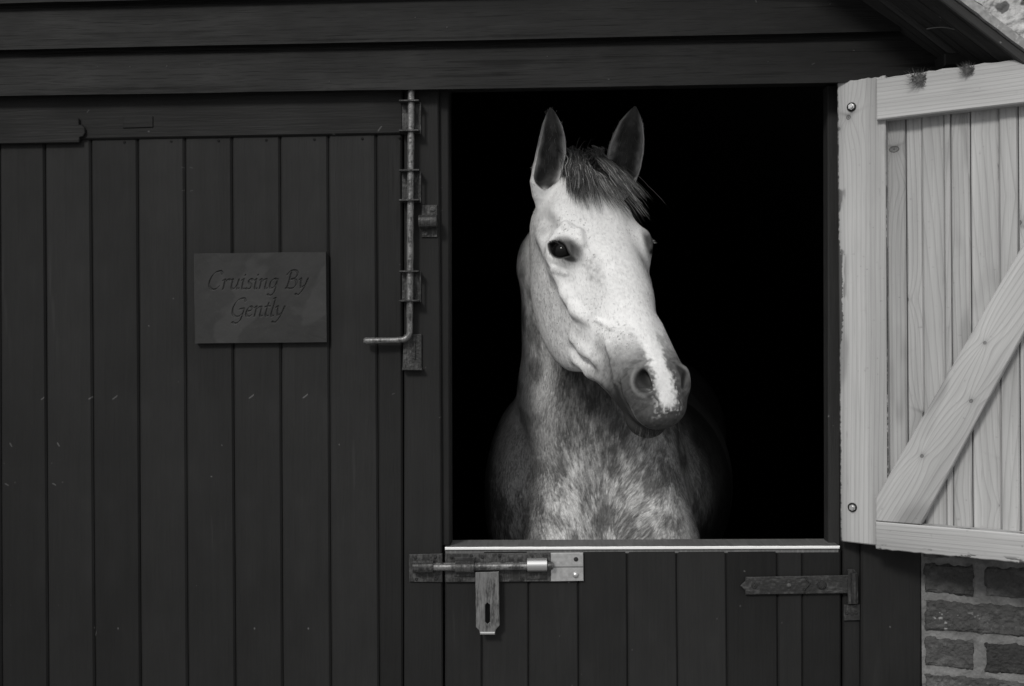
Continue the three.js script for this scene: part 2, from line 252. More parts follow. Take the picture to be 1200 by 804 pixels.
both((s) => {                                                                              // legs
  const fx = 0.20 + s * 0.145, hx = 0.44 + s * 0.15;
  wCone(V(fx, 1.00, -0.52), 0.10, V(fx, 0.55, -0.50), 0.058, 0.05); wCone(V(fx, 0.55, -0.50), 0.05, V(fx, 0.46, -0.49), 0.045, 0.02);
  wCone(V(fx, 0.46, -0.49), 0.036, V(fx, 0.17, -0.49), 0.032, 0.02); wCone(V(fx, 0.17, -0.49), 0.036, V(fx, 0.07, -0.44), 0.042, 0.02); wCone(V(fx, 0.07, -0.44), 0.045, V(fx, 0.035, -0.42), 0.058, 0.015);
  wCone(V(hx, 1.05, -1.95), 0.17, V(hx, 0.80, -1.80), 0.11, 0.06); wCone(V(hx, 0.80, -1.80), 0.09, V(hx, 0.54, -2.08), 0.052, 0.04);
  wCone(V(hx, 0.54, -2.08), 0.045, V(hx, 0.18, -2.03), 0.034, 0.02); wCone(V(hx, 0.18, -2.03), 0.038, V(hx, 0.035, -1.95), 0.058, 0.02);
});
// ears: cupped leaves with a hollow that opens towards the viewer
const WT = [[-0.42, 0.002], [-0.34, 0.012], [-0.2, 0.025], [0, 0.034], [0.2, 0.038], [0.42, 0.037], [0.6, 0.0325], [0.78, 0.0245], [0.9, 0.0145], [0.97, 0.0072], [1, 0.003], [1.1, 0.001]];
const wOf = (x) => { for (let i = 1; i < WT.length; i++) if (x < WT[i][0]) return mix(WT[i - 1][1], WT[i][1], clamp((x - WT[i - 1][0]) / (WT[i][0] - WT[i - 1][0]), 0, 1)); return 0.001; };
function makeEar(base, tip, open, bend, ws) {
  const a = tip.clone().sub(base), len = a.length(); a.normalize();
  const o = open.clone().addScaledVector(a, -open.dot(a)).normalize(), s = new THREE.Vector3().crossVectors(a, o);
  const inn = (x, y, z) => {
    const px = x - base.x, py = y - base.y, pz = z - base.z, u = px * a.x + py * a.y + pz * a.z, q = u / len;
    const w = px * s.x + py * s.y + pz * s.z - bend * (q > 0 ? q * q - q : 0), v = px * o.x + py * o.y + pz * o.z - 0.012 * q * q, W = wOf(q) * ws;
    return { q, w, v, W, u };
  };
  const f = (x, y, z) => {
    const { q, w, v, W, u } = inn(x, y, z);
    const out = Math.max(Math.hypot(w, v * 1.1) - W, u - len - 0.002, -u - 0.09);
    const iw = W * 0.93 * ss(-0.16, 0.10, q) - 0.0010, inner = Math.hypot(w, (v - 0.62 * W) * 0.86) - iw;
    return Math.max(out, -inner) * 0.75;
  };
  return { f, hollow: (x, y, z) => { const { q, w, v, W } = inn(x, y, z); return { q, d: Math.hypot(w, (v - 0.62 * W) * 0.86) - W * 0.93 * ss(-0.16, 0.10, q), rim: Math.abs(w) / (W + 1e-4) }; } };
}
const ears = [
  makeEar(P(637, 214, -0.15), P(644.5, 126, -0.10), V(0.14, -0.12, 1), -0.045, 0.94),
  makeEar(P(727, 209, -0.20), P(743.5, 125.5, -0.17), V(0.06, -0.12, 1), 0.0, 1.12)];
for (const e of ears) add((x, y, z) => e.f(x, y, z), 0.016);

function field(list, x, y, z) {
  const qx = x - HO.x, qy = y - HO.y, qz = z - HO.z;
  const L = (qx * HL.x + qy * HL.y + qz * HL.z) / HW, T = (qx * HD.x + qy * HD.y + qz * HD.z) / HS, N = (qx * HN.x + qy * HN.y + qz * HN.z) / HS;
  let d = 1;
  for (const p of list) {
    let e = p.f(x, y, z, L, T, N);
    if (p.op > 0) { const h = Math.max(p.k - Math.abs(d - e), 0) / p.k; d = Math.min(d, e) - h * h * p.k * 0.25; }
    else { e = -e; const h = Math.max(p.k - Math.abs(d - e), 0) / p.k; d = Math.max(d, e) + h * h * p.k * 0.25; }
  }
  return d;
}
function grad(list, p, e = 0.0012) {
  return V(field(list, p.x + e, p.y, p.z) - field(list, p.x - e, p.y, p.z), field(list, p.x, p.y + e, p.z) - field(list, p.x, p.y - e, p.z), field(list, p.x, p.y, p.z + e) - field(list, p.x, p.y, p.z - e)).normalize();
}
function hit(px, py) { const o = camera.position, d = dirOf(px, py).normalize(); let s = 1.6; for (let i = 0; i < 200; i++) { const e = field(prims, o.x + d.x * s, o.y + d.y * s, o.z + d.z * s); s += e * 0.7; if (e < 1e-4 || s > 5) break; } return o.clone().addScaledVector(d, s); }

const ridge = (pts, rad, k, dn = 0) => { const h = pts.map(([x, y]) => toHead(hit(x, y))); for (let i = 0; i < h.length - 1; i++) { const f = (q) => [q.x, q.y, q.z + dn]; hCone([...f(h[i]), rad * (i ? 1 : 0.5)], [...f(h[i + 1]), rad * (i === h.length - 2 ? 0.4 : 1)], k); } };
ridge([[652, 322], [663, 345], [674, 364], [685, 373]], 0.0012, 0.03); ridge([[699, 375], [716, 384], [738, 393]], 0.0019, 0.010);
ridge([[672, 397], [684, 409], [699, 423]], 0.0040, 0.028); ridge([[674, 421], [692, 436], [711, 451]], 0.0040, 0.026);
ridge([[712, 404], [720, 425], [721, 447]], 0.0028, 0.016); ridge([[640, 300], [648, 316], [662, 320]], 0.0018, 0.012); ridge([[646, 272], [662, 264], [678, 272], [682, 286]], 0.0018, 0.018);
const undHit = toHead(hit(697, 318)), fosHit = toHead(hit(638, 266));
both((s) => hEll(s * -fosHit.x, fosHit.y, fosHit.z + 0.011, 0.012, 0.026, 0.013, 0.035, -1, 0.5));              // hollows above the eyes
// eyes: the near one where the photograph shows it, the other mirrored across the head
const ES = 1.2, eyeHit = toHead(hit(652, 292));
const eyes = [];
both((sd) => {
  const c = headPt(sd < 0 ? eyeHit.x : -eyeHit.x, eyeHit.y - (sd > 0 ? 0.02 : 0), eyeHit.z - (sd > 0 ? 0.02 : 0)), e = V(0, 0, 0).addScaledVector(HL, sd * 0.86).addScaledVector(HN, sd < 0 ? 0.46 : 0.02).addScaledVector(HD, 0.02).normalize();
  // the slit runs from the temple down to the inner corner
  const A = V(0, 0, 0).addScaledVector(HD, 0.62).addScaledVector(HN, 0.45).addScaledVector(HL, 0); A.addScaledVector(e, -A.dot(e)).normalize();
  const B = new THREE.Vector3().crossVectors(e, A).normalize(); if (B.dot(HD) > 0) B.negate();          // towards the upper lid
  eyes.push({ c, e, A, B, s: sd });
});
for (const E of eyes) {
  const loc = (x, y, z) => { const X = (x - E.c.x) / ES, Y = (y - E.c.y) / ES, Z = (z - E.c.z) / ES; return [X * E.A.x + Y * E.A.y + Z * E.A.z, X * E.B.x + Y * E.B.y + Z * E.B.z, X * E.e.x + Y * E.e.y + Z * E.e.z]; };
  E.loc = loc; E.k = ES;
  // brow ridge and lower lid
  add((x, y, z) => { const [a, b, c] = loc(x, y, z); return ES * (Math.hypot(Math.hypot(a * 0.82, b - 0.001) - 0.0185, (c + 0.006) * 1.1) - 0.0035 * (0.5 + 0.5 * ss(-0.01, 0.012, b))); }, 0.018);
  // almond opening
  add((x, y, z) => { const [a, b, c] = loc(x, y, z); const a2 = a - 0.003; return Math.max(Math.hypot(a2, b + 0.0175) - 0.0310, Math.hypot(a2, b - 0.0195) - 0.0310, Math.abs(c) - 0.020) * 0.9 * ES; }, 0.005, -1);
}
// nostrils
const nosHit = toHead(hit(752, 449));
const nostrils = [];
both((sd) => {
  const c = headPt(sd < 0 ? nosHit.x : -nosHit.x, nosHit.y, nosHit.z);
  const e = V(0, 0, 0).addScaledVector(HL, sd * 0.75).addScaledVector(HN, 0.3).addScaledVector(HD, 0.55).normalize();
  const A = V(0, 0, 0).addScaledVector(HD, 0.9).addScaledVector(HN, -0.2).addScaledVector(HL, -sd * 0.12); A.addScaledVector(e, -A.dot(e)).normalize();
  const B = new THREE.Vector3().crossVectors(e, A).multiplyScalar(sd);
  const loc = (x, y, z) => { const X = x - c.x, Y = y - c.y, Z = z - c.z; return [X * A.x + Y * A.y + Z * A.z, X * B.x + Y * B.y + Z * B.z, X * e.x + Y * e.y + Z * e.z]; };
  nostrils.push({ c, loc, s: sd });
  add((x, y, z) => { const [a, b, d] = loc(x, y, z); return ell(a + 0.002, b - 0.016, d + 0.010, 0.028, 0.010, 0.014); }, 0.014);
  add((x, y, z) => { const [a, b, d] = loc(x, y, z); return ell(a, b + 0.15 * a * a / 0.02, d + (sd < 0 ? 0.006 : 0.0), 0.0235, 0.0115, sd < 0 ? 0.032 : 0.009); }, 0.008, -1);
});

// surface nets over the blocks that the surface passes through
function meshField(lo, hi, cell) {
  const B = 12, span = B * cell, rad = span * 0.5 * Math.sqrt(3) * 1.08;
  const nb = [0, 1, 2].map((i) => Math.ceil((hi.getComponent(i) - lo.getComponent(i)) / span));
  const pos = [], nor = [], at = new Map(), edges = [], key = (i, j, k) => (i * 4096 + j) * 4096 + k, M1 = B + 2, F = new Float64Array(M1 * M1 * M1);
  for (let bi = 0; bi < nb[0]; bi++) for (let bj = 0; bj < nb[1]; bj++) for (let bk = 0; bk < nb[2]; bk++) {
    const cx = lo.x + (bi + 0.5) * span, cy = lo.y + (bj + 0.5) * span, cz = lo.z + (bk + 0.5) * span;
    if (Math.abs(field(prims, cx, cy, cz)) > rad * 1.35 + 0.01) continue;
    const qx = cx - HO.x, qy = cy - HO.y, qz = cz - HO.z, L = (qx * HL.x + qy * HL.y + qz * HL.z) / HW, T = (qx * HD.x + qy * HD.y + qz * HD.z) / HS, N = (qx * HN.x + qy * HN.y + qz * HN.z) / HS;
    const ds = prims.map((p) => p.f(cx, cy, cz, L, T, N)); let m = 1; prims.forEach((p, i) => { if (p.op > 0) m = Math.min(m, ds[i]); });
    const list = prims.filter((p, i) => p.op > 0 ? ds[i] < m + 2.6 * rad + p.k : ds[i] < 1.5 * rad + p.k);
    for (let i = 0; i <= B; i++) for (let j = 0; j <= B; j++) for (let k = 0; k <= B; k++) F[(i * M1 + j) * M1 + k] = field(list, lo.x + (bi * B + i) * cell, lo.y + (bj * B + j) * cell, lo.z + (bk * B + k) * cell);
    const g = (i, j, k) => F[(i * M1 + j) * M1 + k];
    for (let i = 0; i < B; i++) for (let j = 0; j < B; j++) for (let k = 0; k < B; k++) {
      const v0 = g(i, j, k); let cnt = 0, sx = 0, sy = 0, sz = 0;
      const gi = bi * B + i, gj = bj * B + j, gk = bk * B + k;
      for (let a = 0; a < 3; a++) { const w = a === 0 ? g(i + 1, j, k) : a === 1 ? g(i, j + 1, k) : g(i, j, k + 1); if ((v0 < 0) !== (w < 0)) edges.push(gi, gj, gk, a, v0 < 0 ? 1 : 0); }
      for (let e = 0; e < 12; e++) {
        const a = e >> 2, u = e & 1, v = (e >> 1) & 1;
        const i0 = a === 0 ? 0 : u, j0 = a === 1 ? 0 : a === 0 ? u : v, k0 = a === 2 ? 0 : v;
        const p = g(i + i0, j + j0, k + k0), q = g(i + i0 + (a === 0), j + j0 + (a === 1), k + k0 + (a === 2));
        if ((p < 0) === (q < 0)) continue;
        const f = p / (p - q); cnt++; sx += i0 + (a === 0 ? f : 0); sy += j0 + (a === 1 ? f : 0); sz += k0 + (a === 2 ? f : 0);
      }
      if (!cnt) continue;
      const x = lo.x + (gi + sx / cnt) * cell, y = lo.y + (gj + sy / cnt) * cell, z = lo.z + (gk + sz / cnt) * cell, n = grad(list, V(x, y, z));
      const e0 = clamp(field(list, x, y, z), -cell * 0.4, cell * 0.4);
      at.set(key(gi, gj, gk), pos.length / 3); pos.push(x - n.x * e0, y - n.y * e0, z - n.z * e0); nor.push(n.x, n.y, n.z);
    }
  }
  const idx = [];
  for (let s = 0; s < edges.length; s += 5) {
    const [i, j, k, a, inside] = edges.slice(s, s + 5);
    const c = a === 0 ? [key(i, j - 1, k - 1), key(i, j, k - 1), key(i, j, k), key(i, j - 1, k)] : a === 1 ? [key(i - 1, j, k - 1), key(i - 1, j, k), key(i, j, k), key(i, j, k - 1)] : [key(i - 1, j - 1, k), key(i, j - 1, k), key(i, j, k), key(i - 1, j, k)];
    const q = c.map((x) => at.get(x)); if (q.some((x) => x === undefined)) continue;
    if (inside) idx.push(q[0], q[1], q[2], q[0], q[2], q[3]); else idx.push(q[0], q[2], q[1], q[0], q[3], q[2]);
  }
  const geo = new THREE.BufferGeometry();
  geo.setAttribute('position', new THREE.Float32BufferAttribute(pos, 3)); geo.setAttribute('normal', new THREE.Float32BufferAttribute(nor, 3)); geo.setIndex(idx);
  return geo;
}

// coat: skin and hair colour by place, with some light and shade painted in
const streak = (p, dx, dy, s, len) => { const u = p.x * dx + p.y * dy, v = -p.x * dy + p.y * dx; return n3(v * s, u * s / len, p.z * s * 0.7); };
const lastHair = [0.5, 0.5, 0, -1, 0];
function coat(p, nrm) {
  const q = toHead(p), l = q.x, t = q.y, n = q.z, al = Math.abs(l);
  const fl = n3(p.x * 330, p.y * 330, p.z * 330), fl2 = n3(p.x * 190 + 5, p.y * 190, p.z * 190), big = f3(p.x * 16, p.y * 16, p.z * 16), mid = f3(p.x * 42, p.y * 42, p.z * 42);
  // neck, chest, body: steel grey with pale dapples drawn out along the hair
  const ang = 0.42 * (p.x < 0.205 ? 1 : -1) * ss(0, 0.16, Math.abs(p.x - 0.205 + 0.05 * (n3(p.x * 9, p.y * 9, 2) - 0.5))) * (0.5 + 0.5 * ss(1.5, 1.2, p.y)) + 1.9 * (f3(p.x * 7, p.y * 6, 4.2) - 0.5), lean = mix(ang, -0.25, ss(-0.34, -0.2, n) * ss(-0.05, 0, t));
  const dx = Math.sin(lean), dy = -Math.cos(lean), dz = -0.15;
  const lic = (fr, st, m, o) => { let v = 0; for (let k = -m; k <= m; k++) v += n3((p.x + dx * k * st) * fr + o, (p.y + dy * k * st) * fr, (p.z + dz * k * st) * fr); return clamp(0.5 + (v / (2 * m + 1) - 0.5) * Math.sqrt(2 * m + 1) * 0.75, 0, 1); };
  const hair = lic(480, 0.0023, 2, 0), hair2 = lic(290, 0.0038, 2, 9), hair3 = n3(p.x * 520, p.y * 520, p.z * 520); lastHair[0] = hair; lastHair[1] = hair2; lastHair[2] = dx; lastHair[3] = dy; lastHair[4] = ss(-0.34, -0.2, n) * ss(-0.05, 0, t);
  const wx = p.x + 0.02 * (n3(p.x * 30, p.y * 30, 8) - 0.5), wy = p.y + 0.02 * (n3(p.x * 30, p.y * 30, 18) - 0.5), cell = 0.5 * f3(wx * 50, wy * 24, p.z * 18 + 2) + 0.5 * f3(wx * 22 + 4, wy * 11, p.z * 9);
  let c = mix(0.135, 0.49, ss(0.31, 0.69, cell + 0.20 * (hair2 - 0.5) + 0.16 * (hair - 0.5))) * (0.18 + 0.75 * hair + 0.55 * hair2 + 0.25 * hair3);
  c *= mix(0.8, 1.15, ss(0.4, 0.6, f3(p.x * 5, p.y * 5, 31)));
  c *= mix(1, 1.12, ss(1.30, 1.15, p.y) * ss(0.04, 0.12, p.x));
  c *= mix(1, 1.5, ss(1.0, 1.25, p.y) * ss(0.26, 0.42, p.x) * ss(-0.75, -0.6, p.z)) * mix(1, 0.33, ss(1.32, 1.47, p.y) * ss(0.07, 0.13, p.x));  // lit right chest edge and shaded throat, both painted into the coat
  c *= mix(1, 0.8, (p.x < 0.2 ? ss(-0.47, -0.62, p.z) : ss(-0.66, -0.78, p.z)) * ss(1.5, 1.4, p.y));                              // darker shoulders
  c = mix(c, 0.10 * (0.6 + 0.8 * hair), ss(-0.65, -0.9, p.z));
  c *= mix(1, 0.5, ss(0.46, 0.50, p.x)) * mix(1, 0.45, ss(-0.6, -0.72, p.z) * ss(0.38, 0.42, p.x));  // flank and rear fading into the dark, painted into the colour
  const crest = ss(1.22, 1.55, p.y) * ss(0.115, 0.055, p.x) * ss(-0.62, -0.5, p.z); c = mix(c, mix(0.80, 0.30, ss(0.42, 0.62, cell)) * (0.5 + 0.5 * hair + 0.3 * hair3), crest);
  // head
  const dh = ss(-0.34, -0.22, n + 0.45 * Math.max(0, t - 0.30) + 0.02 * (mid - 0.5)) * ss(-0.05, 0.0, t + 0.0 * al);
  let h = mix(0.70, 0.78, ss(0.0, 0.35, t)) * (0.86 + 0.1 * fl + 0.06 * fl2 + 0.09 * hair);
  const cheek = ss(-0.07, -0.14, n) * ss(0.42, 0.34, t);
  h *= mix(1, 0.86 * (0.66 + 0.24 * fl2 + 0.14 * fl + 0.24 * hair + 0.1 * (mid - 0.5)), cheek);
  const under = Math.exp(-(((t - undHit.y) / 0.05) ** 2 + ((al + undHit.x) / 0.02) ** 2 + ((n - undHit.z) / 0.03) ** 2));     // grey below the eye
  h *= 1 - 0.8 * under * (0.2 + 1.3 * mid * fl2);
  h *= 1 - 0.25 * ss(0.50, 0.62, mid) * ss(0.36, 0.44, t) ;
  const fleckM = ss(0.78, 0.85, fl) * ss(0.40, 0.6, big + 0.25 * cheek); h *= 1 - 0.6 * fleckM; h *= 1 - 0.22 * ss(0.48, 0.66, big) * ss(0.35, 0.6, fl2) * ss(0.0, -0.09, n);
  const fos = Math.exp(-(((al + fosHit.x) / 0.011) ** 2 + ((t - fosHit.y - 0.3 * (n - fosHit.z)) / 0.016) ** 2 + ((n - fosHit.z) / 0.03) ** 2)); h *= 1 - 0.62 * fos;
  // dark muzzle, white blaze running down between the nostrils
  const edge = 0.03 * (big - 0.5) + 0.018 * (mid - 0.5), mz = ss(0.405, 0.50, t + 0.28 * Math.max(0, al - 0.022) - 0.10 * ss(-0.06, -0.03, n) * 0 + edge);
  const bl = 0.0175 + 0.004 * ss(0.5, 0.4, t) + 0.018 * ss(0.46, 0.36, t) + 0.012 * (n3(p.x * 120, p.y * 120, p.z * 120) - 0.5), blaze = ss(bl + 0.007, bl - 0.007, Math.abs(l + 0.004) + 0.008 * (fl2 - 0.5) + 0.005 * (fl - 0.5)) * ss(0.603, 0.588, t + 0.01 * (fl - 0.5)) * ss(-0.10, -0.085, n);
  const skin = mix(0.25, 0.042, ss(0.42, 0.545, t)) * (0.5 + 0.95 * mid) * (0.6 + 0.75 * fl2) * (1 + 0.9 * ss(0.70, 0.82, fl) * ss(0.5, 0.56, t));
  let hm = mix(h, skin, mz * 0.96);
  const fringe = ss(bl + 0.020, bl, Math.abs(l + 0.004)) * ss(0.60, 0.73, n3(p.x * 210, p.y * 210, p.z * 210)) * ss(0.5, 0.56, t) * ss(0.612, 0.60, t);
  hm = mix(hm, 0.62, fringe * 0.75 * ss(-0.1, -0.08, n));
  hm *= 1 - 0.35 * mz * ss(0.55, 0.75, n3(l * 60, t * 210 + 8 * l, n * 60)) * ss(0.44, 0.5, t);
  hm = mix(hm, 0.76 * (0.88 + 0.2 * fl2 - 0.18 * ss(0.5, 0.6, t) * mid), blaze);
  hm = mix(hm, 0.26, 0.55 * ss(0.006, 0.002, Math.abs(n - mouthN(l, t) - 0.008)) * ss(0.55, 0.58, t));
  hm = mix(hm, 0.022, ss(0.001, -0.002, n - mouthN(l, t)) * ss(0.50, 0.53, t));                       // lower lip
  for (const N of nostrils) { const [a, b, d] = N.loc(p.x, p.y, p.z), r = Math.hypot(a * 0.5, b + 0.15 * a * a / 0.02); if (Math.abs(d) < 0.05) { hm = mix(hm, 0.02, ss(0.0135, 0.0095, r)); hm = mix(hm, 0.30, 0.4 * ss(0.006, 0.0, Math.abs(r - 0.0175)) * ss(0, 0.008, b) * ss(0.03, 0.01, Math.abs(d))); } }
  for (const E of eyes) {
    const [a, b, d] = E.loc(p.x, p.y, p.z); if (Math.abs(d) > 0.06) continue;
    const a2 = a - 0.003, ln = Math.max(Math.hypot(a2, b + 0.0175) - 0.0310, Math.hypot(a2, b - 0.0195) - 0.0310), cn = Math.hypot((a - 0.027) / 0.013, (b + 0.003) / 0.0065), r2 = Math.hypot((a - 0.018) / 0.027, (b - 0.007) / 0.021);
    const fd = ss(0.035, 0.02, Math.abs(d)), r3 = Math.hypot((a - 0.010) / 0.026, (b - 0.014) / 0.012); hm = mix(hm, 0.10, 0.8 * ss(1.3, 0.3, r3 + 0.3 * (mid - 0.5)) * fd); hm = mix(hm, 0.045, 0.9 * ss(1.55, 0.55, r2 + 0.25 * (mid - 0.5)) * fd); hm = mix(hm, 0.012, Math.max(ss(0.0055, 0.0022, ln), ss(1.3, 0.7, cn)) * fd);
    if (E.s < 0) hm *= 1 - 0.35 * ss(0.35, 0.0, Math.abs(Math.hypot(a / 0.036, (b + 0.006) / 0.03) - 1)) * ss(-0.004, -0.012, b) * fd * (0.5 + mid);
  }
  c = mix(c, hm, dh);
  for (const e of ears) {
    const { q: u, d, rim } = e.hollow(p.x, p.y, p.z); if (u < -0.16 || u > 1.08) continue;
    const inside = ss(0.0022, -0.0002, d);
    c = mix(c, mix(0.74, 0.5, mid), ss(-0.02, 0.1, u) * ss(0.05, 0.045, d)); 
    const dk = mix(0.022, 0.10, ss(0.5, 0.75, mid) * 0.4 + 0.4 * ss(0.6, 0.9, u)) * (0.7 + 0.6 * fl2) + 0.50 * Math.pow(ss(0.35, 1.0, rim + 0.35 * (mid - 0.5)), 1.9);
    c = mix(c, dk, inside * ss(-0.14, -0.02, u)); c = mix(c, 0.07, ss(0.80, 0.97, u) * 0.85);
  }
  return clamp(c, 0.008, 0.86);
}
function paint(geo, full) {
  const pos = geo.attributes.position, nor = geo.attributes.normal, col = new Float32Array(pos.count * 3), p = V(), n = V();
  for (let i = 0; i < pos.count; i++) {
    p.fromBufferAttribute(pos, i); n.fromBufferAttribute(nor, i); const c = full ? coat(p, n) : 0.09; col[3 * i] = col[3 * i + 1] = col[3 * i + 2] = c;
    if (full) { // lie of the short coat: fine ridges along the hair
      const s = 1.0, a = 0.6 * (lastHair[0] - 0.5) + 0.5 * (lastHair[1] - 0.5), b = n3(p.x * 380, p.y * 380, p.z * 380) - 0.5, k = 0.00045 * s;
      p.addScaledVector(n, k * (a + 0.6 * b)); pos.setXYZ(i, p.x, p.y, p.z);
      n.x += 0.34 * a; n.y += 0.2 * b; n.z += 0.15 * a; n.normalize(); nor.setXYZ(i, n.x, n.y, n.z);
    }
  }
  geo.setAttribute('color', new THREE.BufferAttribute(col, 3)); return geo;
}
// strands of hair: thin three-sided tapering tubes
function hairGeo(strands) {
  const pos = [], nor = [], col = [], idx = [], T = V(), N = V(), B = V();
  for (const { pts, w, c, c1 } of strands) {
    const start = pos.length / 3, m = pts.length;
    for (let i = 0; i < m; i++) {
      T.subVectors(pts[Math.min(m - 1, i + 1)], pts[Math.max(0, i - 1)]).normalize(); N.set(0.3, 0.2, 0.9).addScaledVector(T, -T.dot(N.set(0.3, 0.2, 0.9))).normalize(); B.crossVectors(T, N);
      const r = w * 0.5 * (i === m - 1 ? 0.15 : 1 - 0.45 * i / m), cc = mix(c, c1 ?? c, i / (m - 1));
      for (let k = 0; k < 3; k++) { const a = k * 2.0944 + 0.5, x = Math.cos(a), y = Math.sin(a); const dx = B.x * x + N.x * y, dy = B.y * x + N.y * y, dz = B.z * x + N.z * y; pos.push(pts[i].x + dx * r, pts[i].y + dy * r, pts[i].z + dz * r); nor.push(dx, dy, dz); col.push(cc, cc, cc); }
      if (i) for (let k = 0; k < 3; k++) { const a = start + (i - 1) * 3 + k, b = start + (i - 1) * 3 + (k + 1) % 3; idx.push(a, a + 3, b, b, a + 3, b + 3); }
    }
  }
  const g = new THREE.BufferGeometry(); g.setAttribute('position', new THREE.Float32BufferAttribute(pos, 3)); g.setAttribute('normal', new THREE.Float32BufferAttribute(nor, 3)); g.setAttribute('color', new THREE.Float32BufferAttribute(col, 3)); g.setIndex(idx); return g;
}
// a strand that starts on the skin and is drawn along dir(i), kept lift(i) above the skin
function lay(p0, steps, step, dir, lift) {
  const pts = [], p = p0.clone();
  for (let i = 0; i <= steps; i++) {
    const s = i / steps, g = grad(prims, p, 0.004); let d = field(prims, p.x, p.y, p.z) - lift(s); if (d < 0 || s < 0.75) p.addScaledVector(g, -clamp(d, -0.02, 0.02) * (d > 0 ? 0.6 : 1));
    pts.push(p.clone()); p.addScaledVector(dir(s, p), step);
  }
  return pts;
}
const horse = thing('horse', 'grey horse with white face and dark muzzle looking out over the half door', 'horse', V(0.19, 0, -0.5));
M.coat = std({ vertexColors: true, roughness: 0.72 });
{
  const fine = paint(meshField(V(-0.16, 0.98, -0.72), V(0.60, 2.26, 0.26), CELL), true);
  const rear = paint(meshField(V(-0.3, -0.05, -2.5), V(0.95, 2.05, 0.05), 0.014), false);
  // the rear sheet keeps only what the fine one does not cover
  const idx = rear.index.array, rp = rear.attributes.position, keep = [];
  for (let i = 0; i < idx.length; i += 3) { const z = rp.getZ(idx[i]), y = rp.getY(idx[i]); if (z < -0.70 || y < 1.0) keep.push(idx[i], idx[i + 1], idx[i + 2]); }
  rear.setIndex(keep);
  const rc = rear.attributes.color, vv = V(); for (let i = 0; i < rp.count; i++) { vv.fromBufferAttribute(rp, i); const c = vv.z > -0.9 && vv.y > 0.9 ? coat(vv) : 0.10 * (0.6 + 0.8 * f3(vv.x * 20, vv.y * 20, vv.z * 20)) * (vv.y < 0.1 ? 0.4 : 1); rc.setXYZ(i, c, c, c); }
  { // the short coat itself: hairs that lie along the skin, over all the animal that can be seen
    const fp = fine.attributes.position, fn = fine.attributes.normal, rr = rng(123), pos = [], nor = [], col = [], idx = [], p = V(), n = V(), d = V(), w = V(), q = V();
    const count = 95000;
    for (let i = 0; i < count; i++) {
      const k = Math.floor(rr() * fp.count); p.fromBufferAttribute(fp, k); n.fromBufferAttribute(fn, k); const a0 = rr(), a1 = rr(), a2 = rr(), a3 = rr(); if (n.z < -0.35 || p.y > 2.035 || ears.some((e) => e.f(p.x, p.y, p.z) < 0.004)) continue;
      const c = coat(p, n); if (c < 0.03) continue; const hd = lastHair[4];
      d.set(lastHair[2], lastHair[3], -0.15); if (hd > 0.5) d.copy(HD).addScaledVector(HL, 0.5 * (a3 - 0.5)); else if (p.y > 1.9) d.set(0.1, -0.6, 0.3);
      d.x += 0.35 * (a0 - 0.5); d.z += 0.3 * (a1 - 0.5); d.addScaledVector(n, -d.dot(n)).normalize(); w.crossVectors(n, d).normalize();
      const mz = hd > 0.5 ? ss(0.5, 0.42, toHead(p).y) : 1, L = (hd > 0.5 ? 0.007 : 0.0105) * (0.6 + 0.8 * a2) * (0.4 + 0.6 * mz), r0 = (hd > 0.5 ? 0.0004 : 0.00046), cc = clamp(c * (0.62 + 0.85 * a3), 0.01, 0.86), st = pos.length / 3;
      for (const [s, up, wd] of [[0, -0.0005, 1], [0.55, 0.10, 0.8], [1, 0.20, 0.15]]) for (const sg of [-1, 1]) { q.copy(p).addScaledVector(d, L * s).addScaledVector(n, up * (s ? L : 1)).addScaledVector(w, sg * r0 * wd); pos.push(q.x, q.y, q.z); nor.push(n.x, n.y, n.z); col.push(cc, cc, cc); }
      for (let s = 0; s < 2; s++) { const b = st + 2 * s; idx.push(b, b + 2, b + 1, b + 1, b + 2, b + 3); }
    }
    const g = new THREE.BufferGeometry(); g.setAttribute('position', new THREE.Float32BufferAttribute(pos, 3)); g.setAttribute('normal', new THREE.Float32BufferAttribute(nor, 3)); g.setAttribute('color', new THREE.Float32BufferAttribute(col, 3)); g.setIndex(idx);
    const m = part(horse, 'coat_hair', g, M.coat); m.userData.kind = 'stuff';
  }
  const body = mergeGeometries([fine, rear]); console.log('horse triangles', body.index.count / 3);
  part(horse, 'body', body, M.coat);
}
M.eye = new THREE.MeshPhysicalMaterial({ color: new THREE.Color().setRGB(0.006, 0.006, 0.006), roughness: 0.05, specularIntensity: 0.3 });
for (const E of eyes) { const g = new THREE.SphereGeometry(0.0228 * ES, 40, 28); const c = E.c.clone().addScaledVector(E.e, -0.0215 * ES); g.translate(c.x, c.y, c.z); part(horse, 'eye', g, M.eye); }
M.hair = std({ vertexColors: true, roughness: 0.5 });
